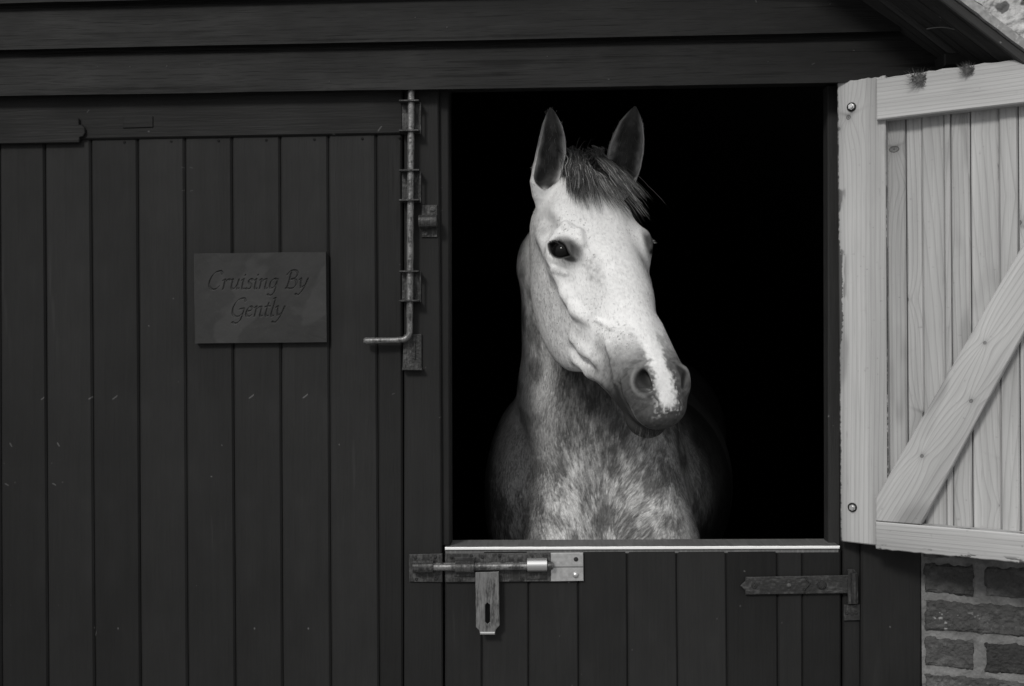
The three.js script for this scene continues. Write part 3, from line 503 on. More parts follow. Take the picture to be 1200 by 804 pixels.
{
  const S = [], r = rng(99);
  for (let k = 0; k < 110; k++) {       // forelock: locks from the poll, parted to both sides of the forehead
    const u = (k + r()) / 110, right = ss(0.36, 0.78, u + 0.22 * (r() - 0.5)), L0 = -0.046 + 0.100 * u, len0 = mix(0.128, 0.160, right) * (0.62 + 0.5 * r()), sway0 = mix(-0.30, 0.42, right) + 0.26 * (r() - 0.5), T0 = -0.060 + 0.07 * r() - 0.014 * u, tone = 0.5 + 0.8 * r(), top0 = r(), curl = 0.6 * (r() - 0.5);
    for (let i = 0; i < 22; i++) {
      const root = headPt(L0 + 0.006 * (r() - 0.5), T0 + 0.014 * (r() - 0.5), 0.008), len = len0 * (0.34 + 0.78 * r()), sway = sway0 + 0.2 * (r() - 0.5), lift = 0.006 + 0.028 * clamp(top0 * top0 + 0.2 * (r() - 0.5), 0, 1), wob = 0.25 * (r() - 0.5);
      const dir = (s) => V(0, 0, 0).addScaledVector(HD, 0.75 + 0.3 * s).addScaledVector(HL, sway * (0.35 + 0.9 * s) * (1 - 0.35 * s) + curl * (s - 0.4) + wob * Math.sin(5 * s)).addScaledVector(HN, 0.34 * (1 - s) - 0.06 * s).normalize();
      const g0 = (r() < 0.14 ? 0.38 : r() < 0.5 ? 0.12 : 0.045) * tone;
      S.push({ pts: lay(root, 9, len / 9, dir, (s) => 0.002 + lift * Math.sin(Math.PI * Math.min(1, s * 1.1)) + 0.002 * s), w: 0.0008 + 0.0006 * r(), c: Math.min(0.9, g0 * (0.6 + 0.5 * r())), c1: Math.min(0.9, g0 * (0.8 + 0.6 * r())) });
    }
  }
  for (let i = 0; i < 26; i++) { const root = headPt(-0.03 + 0.07 * r(), -0.02 + 0.03 * r(), 0.01), up = 0.02 + 0.03 * r(), sd = (r() - 0.35) * 0.12; S.push({ pts: [0, 0.25, 0.5, 0.75, 1].map((s) => root.clone().add(V(sd * s, up * Math.sin(Math.PI * s * 0.62), 0.035 * s))), w: 0.0007, c: 0.10 }); }
  part(horse, 'forelock', hairGeo(S), M.hair);
  const Mn = [];
  for (let i = 0; i < 500; i++) { const s = r(), a = V(0.15, 2.01, -0.24).lerp(V(0.15, 1.79, -0.62), s); a.x += 0.02 * (r() - 0.5); const ln = 0.10 + 0.08 * r(); Mn.push({ pts: [0, 0.25, 0.5, 0.75, 1].map((k) => a.clone().add(V(0.085 * Math.sin(k * 1.5) * 1.1, 0.03 * Math.sin(k * 3) - ln * k * k, -0.02 * k))), w: 0.0014, c: 0.06 + 0.12 * r() }); }
  part(horse, 'mane', hairGeo(Mn), M.hair);
  for (const E of eyes) { const La = []; for (let i = 0; i < 26; i++) { const a = -0.016 + 0.034 * i / 25, b = 0.0125 - 14 * (a - 0.003) ** 2, p = E.c.clone().addScaledVector(E.A, a * ES).addScaledVector(E.B, b * ES).addScaledVector(E.e, 0.002), ln = 0.010 + 0.008 * r(); La.push({ pts: [0, 0.33, 0.66, 1].map((k) => p.clone().addScaledVector(E.e, ln * k).addScaledVector(E.B, -0.4 * ln * k + 0.35 * ln * k * k).addScaledVector(E.A, -0.2 * ln * k)), w: 0.0006, c: E.s < 0 ? 0.03 : 0.5 }); }
  part(horse, 'eyelash', hairGeo(La), M.hair); }
  const Wh = [];
  for (let i = 0; i < 60; i++) { const l = (r() - 0.5) * 0.08, q = headPt(l, 0.585 + 0.03 * r(), -0.10 - 0.04 * r()), g = grad(prims, q, 0.004); q.addScaledVector(g, -field(prims, q.x, q.y, q.z)); const ln = 0.012 + 0.025 * r(); Wh.push({ pts: [0, 0.33, 0.66, 1].map((k) => q.clone().addScaledVector(g, ln * k).add(V(0, -0.5 * ln * k * k, 0))), w: 0.0005, c: 0.12 }); }
  part(horse, 'whisker', hairGeo(Wh), M.hair);
  ears.forEach((e, ei) => { const Ea = []; for (let i = 0; i < 420; i++) { // pale fringe on the ear rims and tufts in the hollow
    const px = ei ? 705 + 50 * r() : 616 + 48 * r(), py = 130 + 85 * r(), q = hit(px, py); if (Math.abs(e.f(q.x, q.y, q.z)) > 0.003) continue; const hl = e.hollow(q.x, q.y, q.z); if (hl.q > 0.97 || hl.q < 0.12) continue;
    const rimmy = hl.rim > 0.78, ln = rimmy ? 0.006 : 0.012 + 0.012 * r(); if (!rimmy && r() < 0.35) continue;
    const g = grad(prims, q, 0.002), up = V((r() - 0.5) * 0.5, 0.75, 0.1); Ea.push({ pts: [0, 0.33, 0.66, 1].map((k) => q.clone().addScaledVector(g, 0.003 * Math.sin(k * 2)).addScaledVector(up, ln * k)), w: 0.0007, c: rimmy ? 0.4 : 0.06 + 0.2 * r() * r() });
  } part(horse, 'ear_fringe', hairGeo(Ea), M.hair); });
}
// ---------------------------------------------------------------- setting
// texture coordinates in metres by the way each face looks; swap turns the grain along the length of level boards
let boardNo = 0;
function boxUV(g, swap = false, du, dv) {
  if (g.index) g = g.toNonIndexed();
  const p = g.attributes.position, n = g.attributes.normal, uv = new Float32Array(p.count * 2);
  boardNo++; const free = du === undefined; du ??= 0; dv ??= 0; let u0 = 1e9, u1 = -1e9, v0 = 1e9, v1 = -1e9;
  for (let i = 0; i < p.count; i++) {
    const ax = Math.abs(n.getX(i)), ay = Math.abs(n.getY(i)), az = Math.abs(n.getZ(i)); let a, b;
    if (az >= ax && az >= ay) { a = p.getX(i); b = p.getY(i); } else if (ax >= ay) { a = p.getZ(i); b = p.getY(i); } else { a = p.getX(i); b = p.getZ(i); if (!swap) { a = p.getX(i); b = p.getZ(i); } }
    uv[2 * i] = (swap ? b : a) + du; uv[2 * i + 1] = (swap ? a : b) + dv;
    u0 = Math.min(u0, uv[2 * i]); u1 = Math.max(u1, uv[2 * i]); v0 = Math.min(v0, uv[2 * i + 1]); v1 = Math.max(v1, uv[2 * i + 1]);
  }
  if (free) { // each board takes its own piece of the sheet, clear of the sheet's edges where it fits
    const ou = -u0 + h3(boardNo, 5, 1) * Math.max(0, 1 - (u1 - u0)), ov = -v0 + h3(boardNo, 6, 2) * Math.max(0, 2 - (v1 - v0)); for (let i = 0; i < p.count; i++) { uv[2 * i] += ou; uv[2 * i + 1] += ov; }
  }
  g.setAttribute('uv', new THREE.BufferAttribute(uv, 2)); return g;
}
const ground = tag(shadows(new THREE.Mesh(new THREE.PlaneGeometry(120, 120), M.ground)), null, null, null, 'structure'); ground.name = 'ground'; ground.geometry.rotateX(-Math.PI / 2); { const u = ground.geometry.attributes.uv; for (let i = 0; i < u.count; i++) u.setXY(i, u.getX(i) * 120, u.getY(i) * 120); } scene.add(ground);
const yardFloor = tag(shadows(new THREE.Mesh(boxUV(box(-1.6, 1.75, 0.002, 0.012, -4.6, -0.09)), M.tile)), null, null, null, 'structure'); yardFloor.name = 'floor'; scene.add(yardFloor);

// ---------------------------------------------------------------- the stable itself
const stable = thing('timber_stable', 'dark painted timber stable front with overlapping boards above the doors', 'stable', V(0, 0, 0));
const sp = (name, g, m, label) => part(stable, name, g, m, label);
const OL = P(521, 105, 0).x, OR = P(985, 400, 0).x, TOPY = P(750, 99.5, -0.03).y, SILL = P(750, 641, 0.004).y;
// room: walls, back and ceiling with thickness, a gap only at the half door
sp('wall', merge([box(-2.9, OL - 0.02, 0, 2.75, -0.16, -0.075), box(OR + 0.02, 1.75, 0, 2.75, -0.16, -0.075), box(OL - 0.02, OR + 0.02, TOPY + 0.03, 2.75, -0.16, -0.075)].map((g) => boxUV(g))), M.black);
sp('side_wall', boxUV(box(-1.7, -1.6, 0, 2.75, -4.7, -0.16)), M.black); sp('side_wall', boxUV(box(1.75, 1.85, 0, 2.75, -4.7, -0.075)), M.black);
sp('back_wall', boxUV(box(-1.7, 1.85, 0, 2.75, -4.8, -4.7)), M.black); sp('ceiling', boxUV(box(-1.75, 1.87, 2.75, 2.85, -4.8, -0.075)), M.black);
// posts either side of the openings, lintel, jambs
const rectPx = (x0, x1, y0, y1, z, th, b = 0.003) => { const a = P(x0, y1, z), c = P(x1, y0, z); return box(a.x, c.x, typeof y1 === 'number' && y1 > 900 ? 0 : a.y, c.y, z - th, z, b); };
const slab = (pts, z, th, b = 0.003) => { // pixel quad [tl, tr, br, bl]; the lower edge is drawn on to just above the ground
  const [a, c, d, e] = pts.map(([x, y]) => P(x, y, z)); const ext = (p, q) => { const k = (p.y - 0.02) / (p.y - q.y); return V(p.x + (q.x - p.x) * k, 0.02, z); };
  return prism([a, c, ext(c, d), ext(a, e)], z, th, b);
};
sp('door_post', boxUV(slab([[473.5, 100], [514, 100], [519, 804], [473.5, 804]], 0.001, 0.075)), M.dark);
sp('jamb', boxUV(prism([P(513, 100, -0.010), P(526, 100, -0.010), P(527.5, 640, -0.010), P(516, 640, -0.010)], -0.010, 0.062, 0.003)), M.darkRail);
sp('jamb', boxUV(prism([P(970, 100, -0.034), P(988, 100, -0.034), P(988, 645, -0.034), P(971, 645, -0.034)], -0.034, 0.04, 0.002)), M.darkEdge);
sp('hinge_post', boxUV(slab([[987.5, 100], [1009, 100], [1008.5, 804], [988, 804]], -0.004, 0.07)), M.dark);
sp('door_post', boxUV(slab([[1010, 90], [1082, 90], [1080, 804], [1009.5, 804]], 0.010, 0.085, 0.004)), M.dark);
sp('lintel', boxUV(box(-2.6, 1.3, TOPY, TOPY + 0.10, -0.075, -0.018, 0.003), true), M.darkRail);
// overlapping boards
const R1 = P(1013, 0, 0.03), R2 = P(1112, 76, 0.03), roofM = (R2.y - R1.y) / (R2.x - R1.x), roofA = Math.atan(roofM);
const roofX = (y) => R1.x + (y - R1.y) / roofM;
function weatherboard(pl, pr, h) {          // lower front edge from pl to pr
  const ang = Math.atan2(pr.y - pl.y, pr.x - pl.x), x0 = -2.75, y0 = pl.y + (x0 - pl.x) * Math.tan(ang), x1 = roofX(pr.y + 0.05) + 0.05, L = (x1 - x0) / Math.cos(ang);
  const s = new THREE.Shape([[0, 0], [-0.021, 0.002], [-0.036, h], [-0.024, h]].map((p) => new THREE.Vector2(...p)));
  const g = new THREE.ExtrudeGeometry(s, { depth: L, bevelEnabled: true, bevelThickness: 0.001, bevelSize: 0.0018, bevelOffset: -0.0018, bevelSegments: 2, steps: 60 });
  g.applyMatrix4(new THREE.Matrix4().makeBasis(V(0, 0, 1), V(0, 1, 0), V(1, 0, 0)));                     // shape x -> z, extrusion -> x
  const p = g.attributes.position; for (let i = 0; i < p.count; i++) { const x = p.getX(i); p.setY(i, p.getY(i) + 0.0016 * (n2(x * 3, h * 50, boardNo) - 0.5) + 0.0006 * (n2(x * 30, h * 50, boardNo) - 0.5)); }
  const idx = g.index; g.computeVertexNormals(); boxUV(g, true); const u = boxUV(g, true); u.rotateZ(ang); u.translate(x0, y0, pl.z); return u;
}
const wbs = [[[0, 112.5], [1000, 96.5]], [[0, 58.5], [1000, 37.5]], [[0, 4], [1000, -22]], [[0, -52], [1000, -80]], [[0, -108], [1000, -136]], [[0, -164], [1000, -192]], [[0, -220], [1000, -248]]];
wbs.forEach(([a, b], i) => sp('weatherboard', weatherboard(P(...a, 0.034), P(...b, 0.034), 0.118), M.weather));
// overhang of the gable: rafter, soffit, barge board, undercloak, mortar and tiles
{
  const A = V(R1.x - 0.55, R1.y - 0.55 * roofM, 0), L = 1.9, put = (g) => { g.rotateZ(roofA); g.translate(A.x, A.y, 0); return g; };
  const off = (v) => v;                      // v: above the underside of the rafter, square to the slope
  sp('rafter', put(boxUV(box(0, L, off(0), 0.07, -0.05, 0.075, 0.004), true)), M.soffit);
  sp('soffit_board', put(boxUV(box(0, L, 0.010, 0.024, 0.0775, 0.155, 0.002), true)), M.soffit);
  sp('soffit_board', put(boxUV(box(0, L, 0.010, 0.024, 0.157, 0.206, 0.002), true)), M.soffit);
  sp('barge_board', put(boxUV(box(0, L, 0.006, 0.024, 0.208, 0.222, 0.002), true)), M.soffit);
  const rr = rng(17), lumpy = (g, k) => { const p = g.attributes.position; for (let i = 0; i < p.count; i++) { const x = p.getX(i), y = p.getY(i), z = p.getZ(i); p.setXYZ(i, x + k * (n3(x * 60, y * 60, z * 60) - 0.5), y + k * (n3(x * 60 + 9, y * 60, z * 60) - 0.5), z + k * (n3(x * 60, y * 60 + 9, z * 60) - 0.5)); } g.computeVertexNormals(); return g; };
  for (let i = 0; i < 4; i++) { const x0 = -0.21 + i * 0.505; sp('undercloak_strip', put(boxUV(lumpy(new THREE.BoxGeometry(0.502, 0.016, 0.24, 120, 3, 20).translate(x0 + 0.251, 0.0325, 0.110), 0.003), true)), M.undercloak); }
  sp('mortar_bed', put(boxUV(lumpy(new THREE.BoxGeometry(L, 0.062, 0.10, 400, 16, 10).translate(L / 2, 0.0735, 0.172), 0.012), true)), M.verge);
  for (let i = 0; i < 11; i++) sp('roof_tile', put((() => { const g = boxUV(lumpy(new THREE.BoxGeometry(0.2, 0.014, 0.34, 20, 2, 20), 0.003), true); g.rotateZ(-0.07 + 0.02 * rr()); g.translate(0.08 + i * 0.168, 0.118, 0.071 + 0.008 * rr()); return g; })()), M.tile);
  sp('roof', put(boxUV(box(0, L + 1, 0.072, 0.107, -4.9, 0.02), true)), M.black);
  const b0 = P(1107, 77, 0.08), b1 = P(1330, 52, 0.05); sp('wall_plate', boxUV(box(b0.x, b1.x, b0.y, b0.y + 0.026, -0.05, 0.08, 0.003), true), M.dark);
  sp('gable_board', boxUV(box(b0.x - 0.06, b1.x, b0.y - 0.14, b0.y - 0.002, -0.06, 0.02, 0.003), true), M.weather);
}
// fixings on the posts
{
  const k = sp('keep_plate', boxUV(quad([[479, 650], [518.5, 649], [518.5, 682.5], [479.5, 682]], 0.006, 0.005, 0.001)), M.boltPlate);
  const a = P(484, 664.5, 0.016), b = P(508, 664, 0.016); part(k, 'sleeve', boxUV(cyl(a, b, 0.0135, 0.0135, 20)), M.boltPlate);
  for (const [x, y] of [[487, 653.5], [510, 653], [488, 679], [511, 678.5]]) part(k, 'screw', dome(P(x, y, 0.006), 0.004, 0.002), M.iron);
  const q = sp('latch_keeper', boxUV(quad([[494, 240], [512.5, 240], [512.5, 278], [494, 278]], 0.005, 0.004, 0.001)), M.iron);
  part(q, 'barrel', boxUV(cyl(P(491, 260, 0.017), P(512, 259.5, 0.017), 0.0145, 0.0145, 20)), M.iron);
  for (const [x, y] of [[507, 245], [498, 273.5]]) part(q, 'screw', dome(P(x, y, 0.005), 0.0062, 0.004), M.rod);
}

// ---------------------------------------------------------------- big closed door on the left
const door = thing('stable_door', 'closed dark door of vertical boards carrying the name plate and upright bolt', 'door', P(200, 700, 0).setY(0).setZ(0));
{
  const top = [-170, -114.5, -59, -1, 52, 106, 161, 216, 271.5, 328, 384.5, 440.5, 471.5], bot = [-165, -110, -55, 2, 56.5, 111, 165, 220, 276, 331.5, 388, 444.5, 472.5];
  for (let i = 0; i < 12; i++) part(door, 'plank', boxUV(slab([[top[i] + 0.3, 150], [top[i + 1] - 0.3, 150], [bot[i + 1] - 0.3, 804], [bot[i] + 0.3, 804]], 0.0015 * (R() - 0.5), 0.022, 0.0042)), M.darks[Math.floor(R() * 4)]);
  part(door, 'top_rail', boxUV(prism([P(-170, 168, 0.006), P(472, 156.5, 0.006), P(472, 96, 0.006), P(-170, 100, 0.006)], 0.006, 0.03, 0.003), true), M.darkRail);
  part(door, 'backing_board', boxUV(box(P(-170, 0, 0).x, P(471, 0, 0).x, 0.1, 1.9, -0.06, -0.026)), M.black);  // unseen black backing added behind the planks to keep light out
  // end of the long strap hinge
  const e = (x, y) => P(x, y, 0.013), s = [e(-169, 142), e(92, 138.5), e(92.5, 146), e(96, 146), e(99, 150), e(99.5, 155.5), e(97, 160), e(93, 161), e(92.5, 167), e(-169, 171)];
  part(door, 'strap_hinge', boxUV(prism(s, 0.013, 0.006, 0.0015), true), M.darkRail);
  part(door, 'patch', boxUV(quad([[144, 137], [179, 136], [179, 149], [144, 150]], 0.0085, 0.003, 0.001), true), M.darkRail);
  for (let i = 3; i < 12; i++) part(door, 'nail', dome(P((top[i] + top[i + 1]) / 2 + 12, 168 - (i - 3) * 0.8, 0.0008), 0.0028, 0.0008), M.darkRail);
  // upright bolt: rod through three cages, cranked handle, foot plate
  const rod = part(door, 'slide_bolt', boxUV(merge([cyl(P(482, 98, 0.020), P(480.2, 372, 0.020), 0.0075, 0.0075, 20), tube([P(480.2, 372, 0.020), P(480.1, 386, 0.020), P(479.2, 393, 0.0205), P(474, 397.5, 0.022), P(466, 398.6, 0.022)], 0.0068, 12, 20)])), M.rod, 'upright steel rod with cranked end');
  part(rod, 'handle', boxUV(merge([cyl(P(468, 398.6, 0.022), P(428, 399.5, 0.022), 0.0066, 0.0072, 20), dome(P(428, 399.5, 0.022), 0.0072, 0.004, V(-1, 0, 0), 16)])), M.rod);
  for (const [y0, y1] of [[120.5, 157], [201, 237.5], [318, 354]]) {
    const gs = [quad([[471, y0], [493, y0], [493, y1], [471, y1]], 0.006, 0.004, 0.0008)];
    for (const y of [y0 + 1, y1 - 1]) { const c = P(481.5, y, 0); gs.push(box(c.x - 0.0215, c.x + 0.0215, c.y - 0.0018, c.y + 0.0018, 0.002, 0.033, 0.0006)); }
    const r0 = P(492.5, y0, 0.02), r1 = P(492.5, y1, 0.02); gs.push(cyl(r0, r1, 0.0022, 0.0022, 8));
    part(rod, 'cage', boxUV(merge(gs)), M.iron);
  }
  part(rod, 'foot_plate', boxUV(merge([quad([[473, 392], [494, 391.5], [494, 433.5], [471.5, 433.5]], 0.007, 0.005, 0.001), quad([[471, 431], [494.5, 431], [494.5, 434], [471, 434]], 0.020, 0.016, 0.001), quad([[485.3, 400], [486.6, 400], [486.6, 421], [485.3, 421]], 0.0105, 0.005, 0.0005)])), M.iron);
}

// ---------------------------------------------------------------- half door below the horse
const half = thing('half_door', 'dark lower half door with a metal capped top in front of the horse', 'door', P(750, 700, 0).setY(0).setZ(0));
{
  const xs = [521.5, 565, 619.5, 677.5, 735, 793, 851, 911, 940.5, 986], xb = [521, 565, 619.5, 678.5, 736, 794.5, 852.5, 912, 941, 986];
  for (let i = 0; i < 9; i++) part(half, 'plank', boxUV(slab([[xs[i] + 0.25, 645], [xs[i + 1] - 0.25, 644.5], [xb[i + 1] - 0.25, 804], [xb[i] + 0.25, 804]], 0.001 * (R() - 0.5), 0.024, 0.0036)), M.darks[Math.floor(R() * 4)]);
  part(half, 'frame', boxUV(box(OL + 0.004, OR - 0.006, 0.06, SILL - 0.014, -0.06, -0.026)), M.black);
  const a = P(521.5, 641.5, 0.004), b = P(984, 640, 0.004), ang = Math.atan2(b.y - a.y, b.x - a.x), L = a.distanceTo(b);
  const cap = boxUV(box(0, L, -0.016, 0, -0.082, 0.0, 0.002), true); cap.rotateZ(ang); cap.translate(a.x, a.y, 0); part(half, 'metal_capping', cap, M.cap, 'grey metal capping along the top of the half door');
  const n = 90, pr = []; for (let i = 0; i <= n; i++) pr.push(V(i / n * L, 0.0006 * (n2(i * 0.7, 3, 2) - 0.5), 0));
  const lip = boxUV(merge([box(0, L, -0.0056, 0.0004, 0.0, 0.0036, 0.0012), tube(pr, 0.0019, 10, n).translate(0, -0.0012, 0.0020)]), true); lip.rotateZ(ang); lip.translate(a.x, a.y, 0.002); part(half, 'bright_edge', lip, M.lip, 'bright front edge of the metal capping');
  // tower bolt with hasp tab
  const pl = part(half, 'tower_bolt', boxUV(quad([[521.5, 649], [645, 648.2], [645, 681.6], [521.5, 682.5]], 0.007, 0.005, 0.001)), M.boltPlate);
  part(pl, 'bare_plate', boxUV(quad([[645.3, 648.2], [683.5, 647.8], [684, 681], [645.3, 681.6]], 0.0075, 0.0055, 0.001)), M.bare, 'pale plate end where the paint has peeled');
  part(pl, 'plate_seam', boxUV(quad([[648, 664.2], [683.5, 664], [683.5, 664.8], [648, 665]], 0.008, 0.002, 0)), M.iron);
  part(pl, 'bolt_rod', boxUV(merge([cyl(P(508, 664.5, 0.017), P(647, 663, 0.017), 0.0088, 0.0088, 20), dome(P(647, 663, 0.017), 0.0088, 0.004, V(1, 0, 0), 16)])), M.rod);
  part(pl, 'sleeve', boxUV(merge([cyl(P(534, 664.5, 0.017), P(556, 664.2, 0.017), 0.0135, 0.0135, 20), quad([[532, 653], [557, 653], [557, 676], [532, 676]], 0.010, 0.006, 0.001)])), M.boltPlate);
  part(pl, 'sleeve', boxUV(cyl(P(618, 662.2, 0.017), P(641, 662, 0.017), 0.0145, 0.0145, 24)), M.zinc, 'shiny bare metal sleeve');
  part(pl, 'sleeve_foot', boxUV(merge([quad([[617, 650], [641, 650], [641, 655], [617, 655]], 0.0098, 0.005, 0.001), quad([[617, 670], [641, 670], [641, 679], [617, 679]], 0.0098, 0.005, 0.001)])), M.boltPlate);
  for (const [x, y] of [[529, 653], [552, 651.5], [565, 653], [585, 651], [538, 680], [612, 679], [624, 652], [637, 651.5], [639, 676.5]]) part(pl, 'screw', dome(P(x, y, 0.0085), 0.0038, 0.002), M.iron);
  part(pl, 'screw', dome(P(674.5, 674, 0.0085), 0.0065, 0.004), M.zinc); part(pl, 'screw', dome(P(675, 655.5, 0.0085), 0.005, 0.003), M.iron);
  const hz = 0.024, H = (x, y) => P(x, y, hz);
  part(pl, 'hasp', boxUV(prism([H(557, 671), H(584.5, 670), H(585.5, 733), H(581, 738.5), H(580, 743.5), H(562.5, 743.5), H(561.5, 739), H(557.5, 735)], hz, 0.0045, 0.0012, 1, [[H(568.5, 709), H(568.5, 729), H(571.2, 731.5), H(574.2, 729), H(574.2, 709), H(571.2, 706.5)]])), M.hasp);
  part(pl, 'hasp_tip', boxUV(quad([[562.5, 741], [580, 741], [580, 744], [562.5, 744]], 0.0275, 0.006, 0.0012)), M.zinc);
  // strap hinge at the right
  const S = (x, y) => P(x, y, 0.009), st = part(half, 'strap_hinge', boxUV(prism([S(874, 676.5), S(986, 674.5), S(1003, 674), S(1003, 695.5), S(986, 695.8), S(874, 697.3), S(873.5, 692.5), S(870.5, 689.5), S(868, 686.8), S(870.5, 684), S(873.5, 681.5)], 0.009, 0.006, 0.0016), true), M.iron);
  part(st, 'bolt_head', dome(P(963, 685.3, 0.009), 0.0108, 0.007, V(0, 0, 1), 16), M.iron);
  part(st, 'bolt_head', dome(P(884, 686.5, 0.009), 0.0072, 0.0022), M.iron); part(st, 'bolt_head', dome(P(924.5, 686, 0.009), 0.005, 0.003), M.rod);
  part(st, 'collar', boxUV(tube([P(943.5, 676, 0.010), P(946, 680, 0.0112), P(949, 683.5, 0.0112), P(945.5, 688, 0.0112), P(942.5, 692, 0.0112), P(945, 696, 0.010)], 0.0014, 6, 16)), M.iron);
  part(st, 'hinge_plate', boxUV(merge([quad([[994, 667.5], [1001, 667], [1005.5, 672], [1006, 708], [994, 708.5]], 0.012, 0.006, 0.0012), quad([[989, 709], [1008, 708.5], [1008, 727], [989, 727.5]], 0.003, 0.004, 0.001)])), M.iron);
  part(st, 'knuckle', boxUV(cyl(P(1000.5, 671, 0.013), P(1001, 707, 0.013), 0.0062, 0.0062, 14)), M.iron);
  for (const [x, y] of [[992.5, 718.5], [998, 719], [1003.5, 718]]) part(st, 'screw', dome(P(x, y, 0.003), 0.0042, 0.0025), M.iron);
}

// ---------------------------------------------------------------- pale upper door, swung open to the right
{
  const TH = 31 * Math.PI / 180, H = P(985, 640, 0.022), leaf = thing('upper_door', 'pale upper half door swung open, diagonal brace and boarded inner side', 'door', H, -TH), U = V(Math.cos(TH), 0, Math.sin(TH)), Wd = V(-Math.sin(TH), 0, Math.cos(TH));
  const PL = (px, py, w = 0) => { const d = dirOf(px, py), o = camera.position.clone().sub(H), k = (w - o.dot(Wd)) / d.dot(Wd); const p = o.addScaledVector(d, k); return V(p.dot(U), p.y, w); };
  const lp = (n, g, m, label) => part(leaf, n, g, m, label, true);
  const uvAt = (g, swap, ou = 0, ov = 0) => boxUV(g, swap, ou, ov), WID = 0.86, s0 = PL(985, 96), top = (PL(1027, 92, 0.012).y + PL(1200, 67.5, 0.012).y) / 2, railB = PL(1110, 131, 0.012).y, botT = (PL(1027, 614, 0.012).y + PL(1200, 623, 0.012).y) / 2, botB = (PL(1027, 643.5, 0.012).y + PL(1200, 660, 0.012).y) / 2;
  const su = PL(1039, 300).u ?? PL(1039, 300).x, ru = PL(1027, 120, 0.012).x, bu = PL(1026, 630, 0.012).x;
  // ragged, hand-cut end grain: small notches along an edge
  const rag = (x0, x1, y, n, k, s) => { const r = rng(s), o = []; for (let i = 0; i <= n; i++) o.push([mix(x0, x1, i / n), y + k * (i % n ? r() - 0.6 : 0)]); return o; };
  const shift = (g, f) => uvAt(g, ...f);
  lp('stile', uvAt(prism([[0, botB + 0.006], ...[[su, botB + 0.004]], ...rag(su, 0, s0.y + 0.001, 14, 0.0035, 3)], 0, 0.034, 0.0025), false), M.paleStile);
  lp('stile', uvAt(prism([[WID - 0.095, botB], [WID, botB], [WID, top], [WID - 0.095, top]], 0, 0.034, 0.0025), false, 0.03), M.palePlank);
  // planks: boards with a bead down the middle, tongues recessed between them
  const lines = [1036, 1062, 1081.5, 1108, 1115, 1137.5, 1171.5, 1194].map((x) => PL(x, 320, -0.020).x); for (let i = 0, st = [0.043, 0.009, 0.037, 0.046]; lines[lines.length - 1] < WID - 0.09; i++) lines.push(lines[lines.length - 1] + st[i % 4]);
  const deep = [0, -0.003, 0.0005, 0.0025, -0.001, -0.0025, 0.001, -0.0005];
  for (let i = 0; i < lines.length - 1; i++) { const z = -0.020 + deep[i % 8]; const gp = [0.0003, 0.0013, 0.0003, 0.0003, 0.0003, 0.0015][i % 6]; lp('plank', uvAt(prism([[lines[i] + gp, botB + 0.02], [lines[i + 1] - 0.0003, botB + 0.02], [lines[i + 1] - 0.0003, top - 0.02], [lines[i] + gp, top - 0.02]], z, 0.016, i % 4 === 3 ? 0.0012 : 0.0026), false, 0.31 * i, 0.13 * i), M.planks[(i * 2 + (i >> 2)) % 4]); }
  lp('cross_batten', uvAt(box(0.01, WID - 0.01, botB + 0.05, top - 0.05, -0.044, -0.0385), false), M.dark, 'dark painted outer face of the door');
  lp('top_rail', uvAt(prism([[ru, railB], [WID, railB], ...rag(WID, ru, top, 60, 0.003, 8)], 0.013, 0.033, 0.002), true, -railB * 0 + 0.1, 0.13), M.palePlank);
  lp('bottom_rail', uvAt(prism([...rag(bu, WID, botB, 70, 0.0022, 9), [WID, botT], [bu, botT]], 0.013, 0.033, 0.002), true, -botB, 0.2), M.paleRail);
  const B0 = PL(1027, 584, 0.012), B1 = PL(1200, 285, 0.012), C0 = PL(1079, 615, 0.012), C1 = PL(1200, 389, 0.012);
  const ex = (a, b, u) => [u, a.y + (b.y - a.y) * (u - a.x) / (b.x - a.x)], ey = (a, b, y) => [a.x + (b.x - a.x) * (y - a.y) / (b.y - a.y), y];
  const bEnd = ey(B0, B1, railB - 0.001), cEnd = ey(C0, C1, railB - 0.001);
  const bAng = Math.atan2(B1.y - B0.y, B1.x - B0.x), br = prism([[bu + 0.0005, botT + 0.001], [C0.x, botT + 0.001], cEnd[0] > WID - 0.1 ? ex(C0, C1, WID - 0.097) : cEnd, ...(cEnd[0] > WID - 0.1 ? [[WID - 0.097, Math.min(railB - 0.001, ex(B0, B1, WID - 0.097)[1])]] : []), ...(bEnd[0] < WID - 0.097 ? [bEnd] : []), [bu + 0.0005, B0.y]], 0.012, 0.031, 0.002);
  { const q = br.clone(); q.translate(-B0.x, -B0.y, 0); q.rotateZ(Math.PI / 2 - bAng); const qu = uvAt(q, false, 0.12, 0.2); const bb = br.index ? br.toNonIndexed() : br; bb.setAttribute('uv', qu.attributes.uv); lp('brace', bb, M.paleBrace); }
  for (const [x, y] of [[998, 125.5], [999, 594.5]]) { const c = PL(x, y, 0); const nut = new THREE.CylinderGeometry(0.0068, 0.0068, 0.006, 6).rotateX(Math.PI / 2).translate(c.x + 0.001, c.y, 0.004); const wa = new THREE.CylinderGeometry(0.0098, 0.0098, 0.0016, 20).rotateX(Math.PI / 2).translate(c.x, c.y, 0.0008), th = new THREE.CylinderGeometry(0.004, 0.0043, 0.006, 14).rotateX(Math.PI / 2).translate(c.x + 0.001, c.y, 0.009); const b = lp('bolt_head', merge([nut, th]), M.zinc); const w = shadows(new THREE.Mesh(wa, M.boltPlate)); w.name = 'washer'; b.add(w); }
